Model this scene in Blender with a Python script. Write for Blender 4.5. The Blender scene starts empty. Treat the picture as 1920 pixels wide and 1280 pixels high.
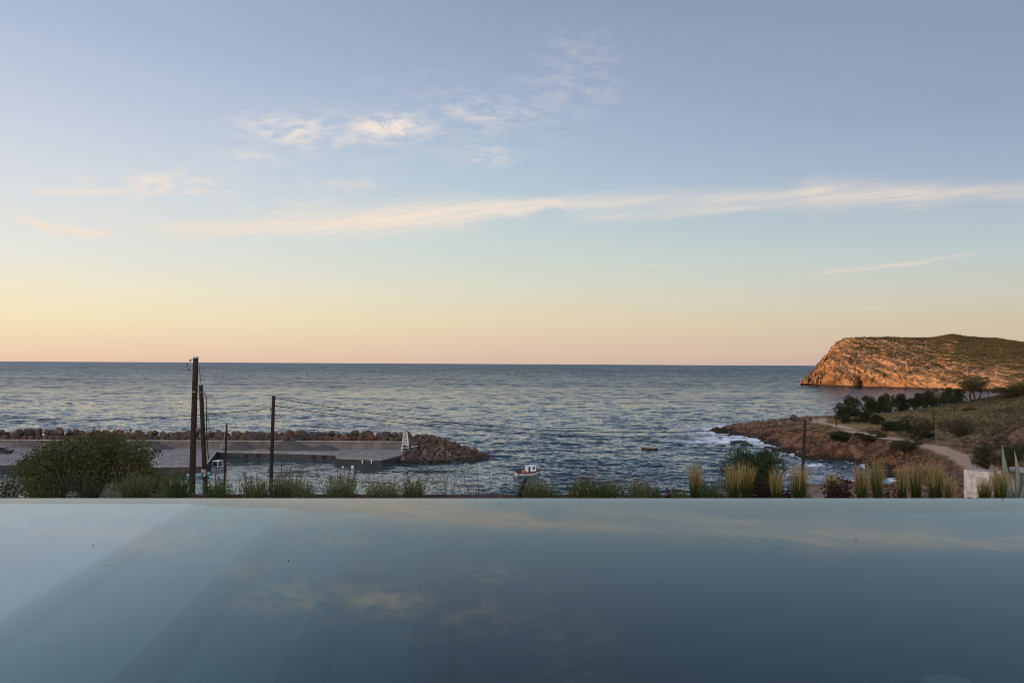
import bpy, math, random
import numpy as np
from mathutils import Matrix, Vector
R = math.radians
SC = bpy.context.scene
COL = SC.collection

# ------------------------------------------------------------------ camera
CAMH = 22.0
F = 1450.0                                   # focal length in photo pixels (1920 wide)
cam_d = bpy.data.cameras.new('camera'); cam = bpy.data.objects.new('camera', cam_d); COL.objects.link(cam)
cam_d.sensor_width = 36; cam_d.lens = 36 * F / 1920; cam_d.clip_start = .1; cam_d.clip_end = 60000
CR = Matrix.Rotation(R(91.60), 3, 'X') @ Matrix.Rotation(R(.31), 3, 'Z')
cam.matrix_world = Matrix.Translation((0, 0, CAMH)) @ CR.to_4x4()
SC.camera = cam

# ------------------------------------------------------------------ sun and sky
SUN_EL, SUN_AZ = 4.6, -106.0                 # azimuth from +Y, negative = left
sun_dir = Vector((math.sin(R(SUN_AZ)) * math.cos(R(SUN_EL)), math.cos(R(SUN_AZ)) * math.cos(R(SUN_EL)), math.sin(R(SUN_EL))))
sl = bpy.data.lights.new('sun', 'SUN'); so = bpy.data.objects.new('sun', sl); COL.objects.link(so)
sl.energy = 5.0; sl.angle = R(.6); sl.color = (1, .57, .27)
so.rotation_euler = sun_dir.to_track_quat('Z', 'Y').to_euler()
SC.view_settings.view_transform = 'Standard'; SC.view_settings.look = 'None'
SC.view_settings.exposure = 0; SC.view_settings.gamma = 1
SC.cycles.max_bounces = 8; SC.cycles.transparent_max_bounces = 12
SC.cycles.volume_bounces = 0; SC.cycles.filter_width = 1.0; SC.cycles.caustics_refractive = True; SC.cycles.blur_glossy = .5

def lin(r, g, b):
    f = lambda c: (c / 255 / 12.92) if c / 255 <= .04045 else ((c / 255 + .055) / 1.055) ** 2.4
    return (f(r), f(g), f(b), 1)

world = bpy.data.worlds.new('World'); SC.world = world; world.use_nodes = True
class NT:
    """small helper around a node tree"""
    def __init__(s, nt): s.nt = nt; s.n = nt.nodes; s.l = nt.links
    def new(s, t, **k):
        n = s.n.new(t)
        for a, b in k.items(): setattr(n, a, b)
        return n
    def inp(s, n, i, v):
        if v is None: return
        if isinstance(v, bpy.types.NodeSocket): s.l.new(v, n.inputs[i])
        else:
            if isinstance(v, tuple) and n.inputs[i].type == 'RGBA' and len(v) == 3: v = (*v, 1)
            n.inputs[i].default_value = v
    def m(s, op, a, b=None, c=None, clamp=False):
        n = s.new('ShaderNodeMath', operation=op, use_clamp=clamp)
        s.inp(n, 0, a); s.inp(n, 1, b); s.inp(n, 2, c)
        return n.outputs[0]
    def vm(s, op, a, b=None, out=0):
        n = s.new('ShaderNodeVectorMath', operation=op); s.inp(n, 0, a); s.inp(n, 1, b); return n.outputs[out]
    def comb(s, x, y, z):
        n = s.new('ShaderNodeCombineXYZ'); s.inp(n, 0, x); s.inp(n, 1, y); s.inp(n, 2, z); return n.outputs[0]
    def sep(s, v):
        n = s.new('ShaderNodeSeparateXYZ'); s.inp(n, 0, v); return n.outputs
    def mix(s, f, a, b, mode='MIX'):
        n = s.new('ShaderNodeMix', data_type='RGBA', blend_type=mode); s.inp(n, 0, f); s.inp(n, 6, a); s.inp(n, 7, b); return n.outputs[2]
    def noise(s, v, scale, detail=4, rough=.55, dist=0, out=0):
        n = s.new('ShaderNodeTexNoise'); s.inp(n, 'Vector', v); s.inp(n, 'Scale', float(scale)); s.inp(n, 'Detail', float(detail))
        s.inp(n, 'Roughness', float(rough)); s.inp(n, 'Distortion', float(dist)); return n.outputs[out]
    def ramp(s, f, stops, interp='LINEAR'):
        n = s.new('ShaderNodeValToRGB'); cr = n.color_ramp; cr.interpolation = interp
        while len(cr.elements) < len(stops): cr.elements.new(.5)
        for e, (p, c) in zip(cr.elements, stops):
            e.position = p; e.color = (c, c, c, 1) if isinstance(c, (int, float)) else (*c[:3], 1)
        s.inp(n, 0, f); return n.outputs[0]
    def smooth(s, v, a, b):
        n = s.new('ShaderNodeMapRange', interpolation_type='SMOOTHSTEP'); s.inp(n, 0, v); s.inp(n, 1, float(a)); s.inp(n, 2, float(b)); return n.outputs[0]
    def geo(s, out='Position'):
        return s.new('ShaderNodeNewGeometry').outputs[out]
    def objc(s): return s.new('ShaderNodeTexCoord').outputs['Object']
    def attr(s, name, out='Fac'): return s.new('ShaderNodeAttribute', attribute_name=name).outputs[out]

def build_world():
    w = NT(world.node_tree); w.n.clear()
    d = w.new('ShaderNodeTexCoord').outputs['Generated']
    x, y, z = w.sep(d)[:3]
    hor = w.m('SQRT', w.m('ADD', w.m('MULTIPLY', x, x), w.m('MULTIPLY', y, y)))
    el = w.m('MULTIPLY', w.m('ARCTAN2', z, hor), 180 / math.pi / 45)     # elevation / 45 degrees
    sa = w.m('DIVIDE', x, w.m('MAXIMUM', hor, .001))
    yy = w.m('DIVIDE', y, w.m('MAXIMUM', hor, .001))
    E = [0, .8, 3.2, 5.5, 8.7, 13.3, 19.5, 25.5, 45]
    L = [(234, 198, 172), (239, 208, 176), (245, 228, 188), (242, 232, 205), (228, 229, 222), (217, 221, 226), (194, 204, 222), (172, 187, 212), (140, 158, 190)]
    C = [(215, 187, 170), (222, 194, 171), (228, 212, 181), (218, 217, 199), (200, 213, 209), (178, 198, 214), (158, 175, 202), (143, 158, 185), (112, 129, 163)]
    Q = [(198, 172, 160), (205, 182, 163), (210, 194, 168), (203, 202, 186), (189, 202, 203), (166, 182, 201), (148, 163, 189), (139, 155, 180), (104, 121, 154)]
    rs = [w.ramp(el, [(e * k / 45, lin(*c)) for e, c in zip(E, T)]) for T, k in ((L, .84), (C, 1), (Q, .84))]
    a = w.mix(w.m('MULTIPLY', sa, -1.85, clamp=True), rs[1], rs[0])
    a = w.mix(w.m('MULTIPLY', sa, 1.85, clamp=True), a, rs[2])
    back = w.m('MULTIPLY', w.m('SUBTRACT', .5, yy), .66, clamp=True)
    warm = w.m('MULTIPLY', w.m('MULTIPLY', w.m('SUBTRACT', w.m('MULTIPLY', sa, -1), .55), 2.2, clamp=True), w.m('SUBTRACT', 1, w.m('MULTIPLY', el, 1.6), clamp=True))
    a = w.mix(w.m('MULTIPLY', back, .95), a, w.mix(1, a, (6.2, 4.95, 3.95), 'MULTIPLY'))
    a = w.mix(warm, a, w.mix(1, a, (1.5, 1.15, .75), 'MULTIPLY'))
    # ---- thin clouds, laid out by direction on the sky: u = x/y, v = z/y
    ys = w.m('MAXIMUM', y, .05)
    u0 = w.m('DIVIDE', x, ys); v0 = w.m('DIVIDE', z, ys)
    px = w.m('ADD', w.m('MULTIPLY', u0, F), 960)
    py = w.m('SUBTRACT', w.m('SUBTRACT', 680.5, w.m('MULTIPLY', v0, F)), w.m('MULTIPLY', w.m('SUBTRACT', 960, px), .0054))
    P = w.comb(px, py, 0)
    wob = w.noise(w.vm('MULTIPLY', P, (.004, .012, 0)), 1, 3)
    fib = w.noise(w.vm('MULTIPLY', w.comb(w.m('ADD', px, 0), w.m('ADD', py, w.m('MULTIPLY', px, .12)), 0), (.006, .09, 0)), 1, 5, .62, .4)
    puf = w.noise(w.vm('MULTIPLY', P, (.017, .044, 0)), 1, 7, .62, .25)
    pyw = w.m('ADD', py, w.m('MULTIPLY', w.m('SUBTRACT', wob, .5), 26))
    def band(stops, soft=1.5):       # stops: px, centre py, half thickness, strength
        r = w.new('ShaderNodeValToRGB'); cr = r.color_ramp; cr.interpolation = 'EASE'
        while len(cr.elements) < len(stops): cr.elements.new(.5)
        for e, (a_, c_, t_, s_) in zip(cr.elements, stops):
            e.position = (a_ + 600) / 3200; e.color = (c_ / 1000, t_ / 100, s_, 1)
        w.inp(r, 0, w.m('DIVIDE', w.m('ADD', px, 600), 3200))
        n = w.new('ShaderNodeSeparateColor'); w.inp(n, 0, r.outputs[0]); c = n.outputs
        q = w.m('DIVIDE', w.m('SUBTRACT', w.m('MULTIPLY', c[0], 1000), pyw), w.m('MULTIPLY', c[1], 100))
        g = w.m('EXPONENT', w.m('MULTIPLY', w.m('MULTIPLY', q, q), -1))
        return w.m('MULTIPLY', g, c[2])
    b1 = band([(220, 434, 14, 0), (360, 428, 16, .7), (600, 421, 22, 1), (840, 403, 25, 1), (960, 389, 17, 1), (1040, 377, 9, .9), (1070, 379, 15, .6), (1300, 372, 18, .55),
               (1460, 370, 16, .6), (1540, 363, 25, .9), (1700, 364, 22, .85), (1850, 358, 15, .7), (2300, 350, 24, .6)])
    b2 = band([(1000, 412, 10, 0), (1180, 404, 9, .4), (1380, 392, 8, .5), (1550, 380, 12, .0)])
    b3 = band([(1480, 520, 4, 0), (1590, 504, 5, .5), (1700, 494, 4.5, .7), (1790, 478, 4, .4), (1860, 470, 4, 0)])
    b4 = band([(-10, 398, 6, 0), (40, 412, 8, .6), (110, 430, 8, 1), (170, 438, 7, 1), (235, 438, 6, 0)])
    b5 = band([(30, 352, 5, 0), (90, 356, 5, .7), (200, 360, 5, .7), (260, 358, 6, 0)])
    bands = w.m('MULTIPLY', w.m('ADD', w.m('ADD', w.m('ADD', b1, b2), w.m('ADD', b3, b4)), b5), w.m('ADD', .66, w.m('MULTIPLY', w.smooth(fib, .34, .62), .5)))
    tot = bands
    for (cx, cy, rx, ry, st) in [(535, 236, 90, 26, 1.0), (725, 236, 60, 24, 1.05), (640, 250, 160, 32, .22), (470, 292, 60, 16, .5), (915, 208, 80, 24, .5), (1085, 95, 62, 46, .22), (1085, 165, 90, 48, .22),
                                 (920, 292, 46, 16, .6), (640, 343, 60, 12, .8), (290, 346, 130, 26, 1.1), (150, 412, 170, 26, .3), (1220, 500, 44, 4, .6), (870, 525, 34, 4, .35), (1640, 576, 50, 4, .35), 
                                 (560, 385, 120, 22, .35), (760, 270, 320, 70, .12), (850, 200, 240, 70, .14)]:
        qx = w.m('DIVIDE', w.m('SUBTRACT', px, cx), rx); qy = w.m('DIVIDE', w.m('SUBTRACT', pyw, cy), ry)
        g = w.m('EXPONENT', w.m('MULTIPLY', w.m('ADD', w.m('MULTIPLY', qx, qx), w.m('MULTIPLY', qy, qy)), -1))
        tot = w.m('ADD', tot, w.m('MULTIPLY', w.m('MULTIPLY', g, st), w.smooth(puf, .36, .68)))
    # rippled patch (mackerel texture)
    qx = w.m('DIVIDE', w.m('SUBTRACT', px, 728), 46); qy = w.m('DIVIDE', w.m('SUBTRACT', py, 232), 21)
    g = w.m('EXPONENT', w.m('MULTIPLY', w.m('ADD', w.m('MULTIPLY', qx, qx), w.m('MULTIPLY', qy, qy)), -1))
    rip = w.new('ShaderNodeTexWave', wave_type='BANDS', bands_direction='X')
    w.inp(rip, 'Vector', w.vm('MULTIPLY', w.comb(w.m('ADD', px, w.m('MULTIPLY', py, .35)), py, 0), (.05, .03, 0))); w.inp(rip, 'Scale', 1.0); w.inp(rip, 'Distortion', 7.0); w.inp(rip, 'Detail Scale', 1.5)
    tot = w.m('ADD', tot, w.m('MULTIPLY', w.m('MULTIPLY', g, w.m('POWER', rip.outputs[1], 1.5)), .45))
    # wider faint cirrus elsewhere, above the view and to the sides
    hi = w.m('MULTIPLY', w.smooth(w.noise(w.vm('MULTIPLY', d, (3, 3, 11)), 1, 5, .6, .5), .52, .8), w.m('MULTIPLY', w.smooth(el, 1.0, 1.4), .35))
    tot = w.m('ADD', tot, hi)
    front = w.smooth(y, .1, .3)
    tot = w.m('MULTIPLY', w.m('MULTIPLY', tot, front), .86, clamp=True)
    cc = w.mix(w.smooth(el, .0, .45), lin(246, 224, 200), lin(240, 228, 218))
    cc = w.mix(w.m('MULTIPLY', sa, 1.3, clamp=True), cc, lin(218, 207, 198))
    a = w.mix(tot, a, cc)
    sky = w.new('ShaderNodeTexSky', sky_type='NISHITA', sun_disc=False, sun_elevation=R(SUN_EL), sun_rotation=R(SUN_AZ), air_density=1.0, dust_density=1.5, ozone_density=2.0)
    bg1 = w.new('ShaderNodeBackground'); w.inp(bg1, 0, sky.outputs[0]); w.inp(bg1, 1, .15)
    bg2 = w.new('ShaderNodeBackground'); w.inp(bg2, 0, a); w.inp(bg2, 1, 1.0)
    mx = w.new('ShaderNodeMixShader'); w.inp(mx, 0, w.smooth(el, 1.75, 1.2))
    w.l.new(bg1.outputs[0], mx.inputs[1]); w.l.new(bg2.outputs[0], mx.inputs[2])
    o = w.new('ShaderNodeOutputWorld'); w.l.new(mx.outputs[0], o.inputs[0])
build_world()
world.cycles.sampling_method = 'MANUAL'; world.cycles.sample_map_resolution = 512

# ------------------------------------------------------------------ helpers
def ray(px, py): return (CR @ Vector(((px - 960) / F, (640 - py) / F, -1)))
def at_z(px, py, z):
    d = ray(px, py); t = (z - CAMH) / d.z; return Vector((d.x * t, d.y * t, z))
def at_y(px, py, Y):
    d = ray(px, py); t = Y / d.y; return Vector((d.x * t, Y, CAMH + d.z * t))

def tag(o, label=None, cat=None, group=None, kind=None):
    if label: o['label'] = label
    if cat: o['category'] = cat
    if group: o['group'] = group
    if kind: o['kind'] = kind
    return o
def empty(name, loc, rz=0, **k):
    o = bpy.data.objects.new(name, None); COL.objects.link(o); o.location = loc; o.rotation_euler.z = rz; o.empty_display_size = .2
    return tag(o, **k)
def link(name, me, mat, parent=None, **k):
    if mat is not None and not me.materials: me.materials.append(mat)
    o = bpy.data.objects.new(name, me); COL.objects.link(o)
    if parent: o.parent = parent
    return tag(o, **k)
def mesh_np(name, V, faces, smooth=False, attrs=None):
    """V: n x 3, faces: m x 3 or m x 4 array"""
    me = bpy.data.meshes.new(name); V = np.asarray(V, np.float32); faces = np.asarray(faces, np.int32); k = faces.shape[1]
    me.vertices.add(len(V)); me.vertices.foreach_set('co', V.ravel())
    me.loops.add(faces.size); me.loops.foreach_set('vertex_index', faces.ravel())
    me.polygons.add(len(faces)); me.polygons.foreach_set('loop_start', np.arange(0, faces.size, k, dtype=np.int32))
    me.polygons.foreach_set('loop_total', np.full(len(faces), k, np.int32))
    if smooth: me.polygons.foreach_set('use_smooth', np.ones(len(faces), bool))
    for nm, arr in (attrs or {}).items():
        a = me.attributes.new(nm, 'FLOAT', 'POINT'); a.data.foreach_set('value', np.asarray(arr, np.float32).ravel())
    me.update(calc_edges=True); me.validate(); return me
def grid_faces(nr, nc):
    i = np.arange(nr * nc).reshape(nr, nc)
    return np.stack([i[:-1, :-1], i[:-1, 1:], i[1:, 1:], i[1:, :-1]], -1).reshape(-1, 4)

class MB:
    """collects primitive shapes into one mesh"""
    def __init__(s): s.v = []; s.f = []
    def add(s, v, f):
        n = len(s.v); s.v += [tuple(p) for p in v]; s.f += [tuple(i + n for i in q) for q in f]; return s
    def box(s, c, d, rz=0, rx=0, ry=0, bev=0):
        M = Matrix.Translation(c) @ Matrix.Rotation(rz, 4, 'Z') @ Matrix.Rotation(ry, 4, 'Y') @ Matrix.Rotation(rx, 4, 'X')
        h = [q / 2 for q in d]
        if not bev:
            v = [M @ Vector((a * h[0], b * h[1], e * h[2])) for a in (-1, 1) for b in (-1, 1) for e in (-1, 1)]
            return s.add(v, [(0, 1, 3, 2), (4, 6, 7, 5), (0, 4, 5, 1), (2, 3, 7, 6), (0, 2, 6, 4), (1, 5, 7, 3)])
        v = []; ring = []
        for (e, k) in ((-1, 1), (-1, 0), (1, 0), (1, 1)):
            hx, hy = h[0] - bev * k, h[1] - bev * k; hz = e * (h[2] - (0 if k else bev))
            if k: hx -= 0; hy -= 0
            for (a, b, m) in ((-1, -1, 0), (-1, -1, 1), (1, -1, 1), (1, -1, 0), (1, 1, 0), (1, 1, 1), (-1, 1, 1), (-1, 1, 0)):
                ax, by = (hx, hy - bev) if m == 0 else (hx - bev, hy)
                v.append(M @ Vector((a * ax, b * by, hz)))
        f = [tuple(range(7, -1, -1)), tuple(range(24, 32))]
        for r in range(3):
            for i in range(8): f.append((r * 8 + i, r * 8 + (i + 1) % 8, r * 8 + 8 + (i + 1) % 8, r * 8 + 8 + i))
        return s.add(v, f)
    def tube(s, pts, rad, n=8, cap=True):
        pts = [Vector(p) for p in pts]; rad = rad if isinstance(rad, (list, tuple)) else [rad] * len(pts); v = []
        for i, p in enumerate(pts):
            t = (pts[min(i + 1, len(pts) - 1)] - pts[max(i - 1, 0)]).normalized()
            a = t.cross(Vector((0, 0, 1)) if abs(t.z) < .95 else Vector((1, 0, 0))).normalized(); b = t.cross(a)
            for k in range(n):
                q = 2 * math.pi * k / n; v.append(p + (a * math.cos(q) + b * math.sin(q)) * rad[i])
        f = [(i * n + k, i * n + (k + 1) % n, (i + 1) * n + (k + 1) % n, (i + 1) * n + k) for i in range(len(pts) - 1) for k in range(n)]
        if cap: f += [tuple(range(n - 1, -1, -1)), tuple((len(pts) - 1) * n + k for k in range(n))]
        return s.add(v, f)
    def loft(s, rings, closed=False, caps=True):
        n = len(rings[0]); v = [p for r in rings for p in r]; f = []
        for i in range(len(rings) - 1):
            for k in range(n if closed else n - 1): f.append((i * n + k, i * n + (k + 1) % n, (i + 1) * n + (k + 1) % n, (i + 1) * n + k))
        if caps: f += [tuple(range(n - 1, -1, -1)), tuple((len(rings) - 1) * n + k for k in range(n))]
        return s.add(v, f)
    def mesh(s, name, smooth=False):
        me = bpy.data.meshes.new(name); me.from_pydata(s.v, [], s.f)
        if smooth:
            for p in me.polygons: p.use_smooth = True
        me.update(); return me
    def build(s, name, mat, parent=None, smooth=False, **k): return link(name, s.mesh(name, smooth), mat, parent, **k)

rng = np.random.default_rng(7); random.seed(7)
def _hash(ix, iy, iz, seed):
    h = (ix.astype(np.uint32) * np.uint32(374761393)) ^ (iy.astype(np.uint32) * np.uint32(668265263)) ^ (iz.astype(np.uint32) * np.uint32(2246822519)) ^ np.uint32(seed * 7919 + 13)
    h = (h ^ (h >> np.uint32(13))) * np.uint32(1274126177); h ^= h >> np.uint32(16); return h
def gnoise(P, seed=0):
    """gradient noise, about -1..1; P n x 3"""
    with np.errstate(over='ignore'):
        P = np.asarray(P, np.float64); I = np.floor(P).astype(np.int64); Fr = P - I; U = Fr * Fr * Fr * (Fr * (Fr * 6 - 15) + 10); out = 0
        for dx in (0, 1):
            for dy in (0, 1):
                for dz in (0, 1):
                    h = _hash(I[:, 0] + dx, I[:, 1] + dy, I[:, 2] + dz, seed)
                    gx = (h & np.uint32(1023)) / 511.5 - 1; gy = ((h >> np.uint32(10)) & np.uint32(1023)) / 511.5 - 1; gz = ((h >> np.uint32(20)) & np.uint32(1023)) / 511.5 - 1
                    d = gx * (Fr[:, 0] - dx) + gy * (Fr[:, 1] - dy) + gz * (Fr[:, 2] - dz)
                    out = out + d * (U[:, 0] if dx else 1 - U[:, 0]) * (U[:, 1] if dy else 1 - U[:, 1]) * (U[:, 2] if dz else 1 - U[:, 2])
        return out * 1.3
def fbm(P, octs=4, seed=0, gain=.5, ridged=False):
    P = np.asarray(P, float); a = 1; s = 0; t = 0
    for i in range(octs):
        n = gnoise(P * 2 ** i + i * 17.3, seed + i)
        if ridged: n = 1 - 2 * np.abs(n)
        s = s + a * n; t += a; a *= gain
    return s / t
def sstep(x, a, b):
    t = np.clip((x - a) / (b - a), 0, 1); return t * t * (3 - 2 * t)

# ------------------------------------------------------------------ materials
def mat(name, base, rough=.8, var=.25, scale=3, col2=None, bump=0, bscale=None, spec=.3, metal=0, coord='obj', detail=5):
    m = bpy.data.materials.new(name); m.use_nodes = True; t = NT(m.node_tree); p = t.n['Principled BSDF']
    v = t.objc() if coord == 'obj' else t.geo()
    n = t.noise(v, scale, detail, .6)
    c2 = col2 if col2 else tuple(c * (1 - var) for c in base)
    c1 = base if col2 else tuple(min(1, c * (1 + var)) for c in base)
    t.inp(p, 'Base Color', t.mix(t.smooth(n, .35, .65), (*c1[:3], 1), (*c2[:3], 1)))
    t.inp(p, 'Roughness', float(rough)); t.inp(p, 'Metallic', float(metal)); t.inp(p, 'Specular IOR Level', float(spec))
    if bump:
        b = t.new('ShaderNodeBump'); t.inp(b, 'Distance', float(bump)); t.inp(b, 'Strength', .8); t.inp(b, 'Height', t.noise(v, bscale or scale * 3, 6, .65)); t.l.new(b.outputs[0], p.inputs['Normal'])
    return m
def leaf_mat(name, a, b, rough=.65, trans=.25, tip=None, tip2=None):
    """foliage: each leaf a tint between a and b; tip = colour towards the 't' attribute's end"""
    m = bpy.data.materials.new(name); m.use_nodes = True; t = NT(m.node_tree); p = t.n['Principled BSDF']
    k = lambda q: tuple(x * .78 for x in q); a, b, tip, tip2 = k(a), k(b), k(tip) if tip else tip, k(tip2) if tip2 else tip2
    r = t.geo('Random Per Island')
    c = t.mix(r, a, b)
    if tip: c = t.mix(t.smooth(t.attr('t'), .42, 1.0), c, t.mix(r, tip, tip2 or tip))
    t.inp(p, 'Base Color', c); t.inp(p, 'Roughness', float(rough)); t.inp(p, 'Specular IOR Level', .25)
    tr = t.new('ShaderNodeBsdfTranslucent'); t.l.new(c, tr.inputs[0]); mx = t.new('ShaderNodeMixShader'); t.inp(mx, 0, float(trans))
    t.l.new(p.outputs[0], mx.inputs[1]); t.l.new(tr.outputs[0], mx.inputs[2]); t.l.new(mx.outputs[0], t.n['Material Output'].inputs[0])
    return m
# ------------------------------------------------------------------ terrain (near land): thin-plate surface through surveyed points
PTS = []
def cp(*pts):
    for px, py, z in pts: PTS.append(tuple(at_z(px, py, z)))
def wp(*pts): PTS.extend(pts)
cp((1345, 808, 0), (1400, 820, 0), (1440, 828, 0), (1480, 840, 0), (1530, 852, 0), (1570, 850, 0), (1620, 860, 0), (1665, 870, 0), (1700, 886, 0), (1722, 905, 0), (1700, 915, 0), (1600, 917, 0), (1520, 918, 0), (1480, 929, 0))
cp((1375, 806, .8), (1400, 803, 1.6), (1450, 795, 2.7), (1490, 788, 3.3), (1540, 783, 4.6), (1560, 782, 5), (1420, 812, 1.2), (1460, 822, 1.6), (1500, 835, 1.6))
def dp(*pts):
    for px, d, z in pts: PTS.append(((px - 960) / F * d, d, z))
dp((1400, 275, 0), (1450, 276, 0), (1500, 288, 0), (1550, 292, 0), (1600, 300, 0), (1640, 305, 0), (1700, 325, 0), (1780, 355, 0), (1850, 395, 0), (1500, 325, -4), (1560, 335, -4), (1640, 350, -4), (1700, 380, -4), (1780, 410, -4), (1400, 320, -4))
cp((1460, 812, 2.6), (1500, 806, 4.2), (1530, 803, 4.8), (1560, 806, 4.9), (1600, 815, 4.8), (1650, 824, 4.8), (1700, 833, 5.1), (1760, 838, 5.6), (1800, 857, 6), (1840, 878, 6.8), (1800, 880, 6.2), (1740, 862, 5.0))
cp((1568, 800, 5.1), (1545, 792, 5.0), (1520, 845, 1.5), (1560, 838, 3), (1600, 840, 3), (1650, 850, 3), (1700, 862, 3.2), (1750, 885, 3.5), (1760, 905, 3.5), (1780, 925, 6.5), (1830, 931, 9.6), (1760, 931, 4.5))
cp((1900, 866, 9), (1920, 845, 10), (1870, 825, 8.6), (1920, 800, 12), (1920, 780, 13), (1900, 760, 12), (1860, 752, 9.5), (1920, 735, 12), (1850, 770, 8), (1800, 790, 6.6), (1750, 800, 6), (1800, 825, 6.6), (1850, 835, 7.6), (1880, 810, 9.4))
cp((1700, 790, 5.6), (1650, 790, 5.3), (1700, 775, 5.7), (1600, 790, 5), (1620, 782, 5), (1750, 765, 6.7), (1800, 757, 7.7), (1650, 778, 5.2), (1720, 815, 5.8), (1650, 808, 5.2))
cp((1300, 820, -3), (1400, 850, -2.5), (1470, 875, -2.5), (1560, 885, -2.5), (1620, 895, -2), (1300, 780, -4), (1450, 905, -2))
for px in (2060, 2300): cp((px, 850, 12), (px, 800, 16), (px, 760, 15), (px, 740, 13)); PTS.append((at_z(px, 740, 13).x, 430, 1))
for x in (-400, -300, -200, -120, -60, -20, 15, 45):
    wp((x, 13, 19.6), (x, 20, 17.6), (x, 40, 13.2), (x, 60, 9.0), (x, 80, 5), (x, 100, 1.7), (x, 116, 0), (x, 135, -3), (x, 200, -4), (x, 300, -5), (x, 430, -6))
for x in (70, 100, 140, 250, 400): wp((x, 12, 19.6), (x, 20, 17.8), (x, 40, 14.0))
wp((58, 60, 10.5), (100, 60, 12), (200, 60, 15), (400, 100, 18), (48, 80, 5.5), (55, 100, 4), (30, 60, 9.2), (90, 80, 10), (450, 300, 18))
for x in (-400, -150, 0, 150, 400): wp((x, 2, 19.9), (x, -40, 23))
A = np.array(PTS); s0 = 100.0
def tps_k(r2): return np.where(r2 > 1e-12, .5 * r2 * np.log(np.maximum(r2, 1e-12)), 0)
X = A[:, :2] / s0; D2 = ((X[:, None] - X[None]) ** 2).sum(-1); n = len(X)
K = np.zeros((n + 3, n + 3)); K[:n, :n] = tps_k(D2) + np.eye(n) * .0004; K[:n, n] = 1; K[:n, n + 1:] = X; K[n, :n] = 1; K[n + 1:, :n] = X.T
W = np.linalg.solve(K, np.concatenate([A[:, 2], [0, 0, 0]]))
def land0(x, y):
    Q = np.stack([x, y], -1).reshape(-1, 2) / s0; out = np.zeros(len(Q))
    for i in range(0, len(Q), 40000):
        q = Q[i:i + 40000]; out[i:i + 40000] = tps_k(((q[:, None] - X[None]) ** 2).sum(-1)) @ W[:n] + W[n] + q @ W[n + 1:]
    return out.reshape(np.shape(x))
ROAD = [at_z(px, py, z) for px, py, z in [(1538, 784, 4.8), (1535, 791, 4.9), (1552, 795, 5), (1570, 797, 5.1), (1600, 808, 5.0), (1650, 818, 5.0), (1700, 826, 5.2), (1745, 834, 5.6), (1780, 846, 5.9), (1815, 862, 6.3), (1850, 884, 7.2), (1905, 930, 10)]]
def road_dist(x, y):
    best = np.full(np.shape(x), 1e9); zz = np.zeros(np.shape(x))
    for a, b in zip(ROAD[:-1], ROAD[1:]):
        dx, dy = b.x - a.x, b.y - a.y; t = np.clip(((x - a.x) * dx + (y - a.y) * dy) / (dx * dx + dy * dy), 0, 1)
        d = np.hypot(x - a.x - t * dx, y - a.y - t * dy); m = d < best; best = np.where(m, d, best); zz = np.where(m, a.z + t * (b.z - a.z), zz)
    return best, zz
def land(x, y, detail=True):
    x = np.asarray(x, float); y = np.asarray(y, float); z = land0(x, y)
    hill = sstep(x, -305, -375) * sstep(y, -260, -120) * sstep(y, 440, 330)       # big hill outside the frame that shades the bay
    z = z + hill * (62 - z) * .95
    rd, rz = road_dist(x, y); k = sstep(rd, 3.6, 2.0) * (x > 20); 
    if detail:
        P3 = np.stack([x, y, 0 * x], -1).reshape(-1, 3)
        slopey = sstep(z, 6, 1.5) * sstep(z, -3, .2) * (x > 30)
        n1 = fbm(P3 / 9, 5, 3, .55, True).reshape(x.shape) - .5; n2 = fbm(P3 / 3.2, 4, 9, .55, True).reshape(x.shape) - .5; n3 = fbm(P3 / 14, 4, 21).reshape(x.shape)
        n4 = fbm(P3 / 1.6, 2, 5).reshape(x.shape); n5 = fbm(P3 / 1.7, 2, 25, .5, True).reshape(x.shape) - .5
        fade = sstep(y, 16, 40)
        z = z + fade * (slopey * (n1 * 2.6 + n2 * 1.35 + n5 * .5) + n3 * .5 * sstep(z, .3, 5) + n2 * .16 * sstep(z, .3, 3) + n4 * .09)
    bc = np.interp(x / np.maximum(y, 1) * F + 960, [1340, 1400, 1500, 1600, 1700, 1780, 1850, 1950, 2300], [262, 272, 284, 298, 322, 352, 392, 430, 430])   # far shore of the point
    z = np.where((x > 20) & (y > 200), z - 9 * sstep(y, bc - 2, bc + 22) * sstep(z, -6, -3), z)
    k = k * .9
    z = z * (1 - k) + (rz - .05) * k
    return np.maximum(z, -5), rd
if True:
    xs = np.concatenate([np.arange(-620, -24, 7.0), np.arange(-24, 24, 1.6), np.arange(24, 215, .62), np.arange(215, 330, 1.5), np.arange(330, 700, 9.0)])
    ys = np.concatenate([np.arange(-300, 12.4, 12.0), np.arange(12.6, 60, 1.2), np.arange(60, 300, .62), np.arange(300, 440, 1.6)])
    gx, gy = np.meshgrid(xs, ys); gz, rdm = land(gx, gy)
    gz = np.where(gy < 12.5, np.where(np.abs(gx) < 60, np.where(gy < 11, 17.2, 19.3), gz), gz)
    LGX, LGY, LGZ = xs, ys, gz
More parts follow.
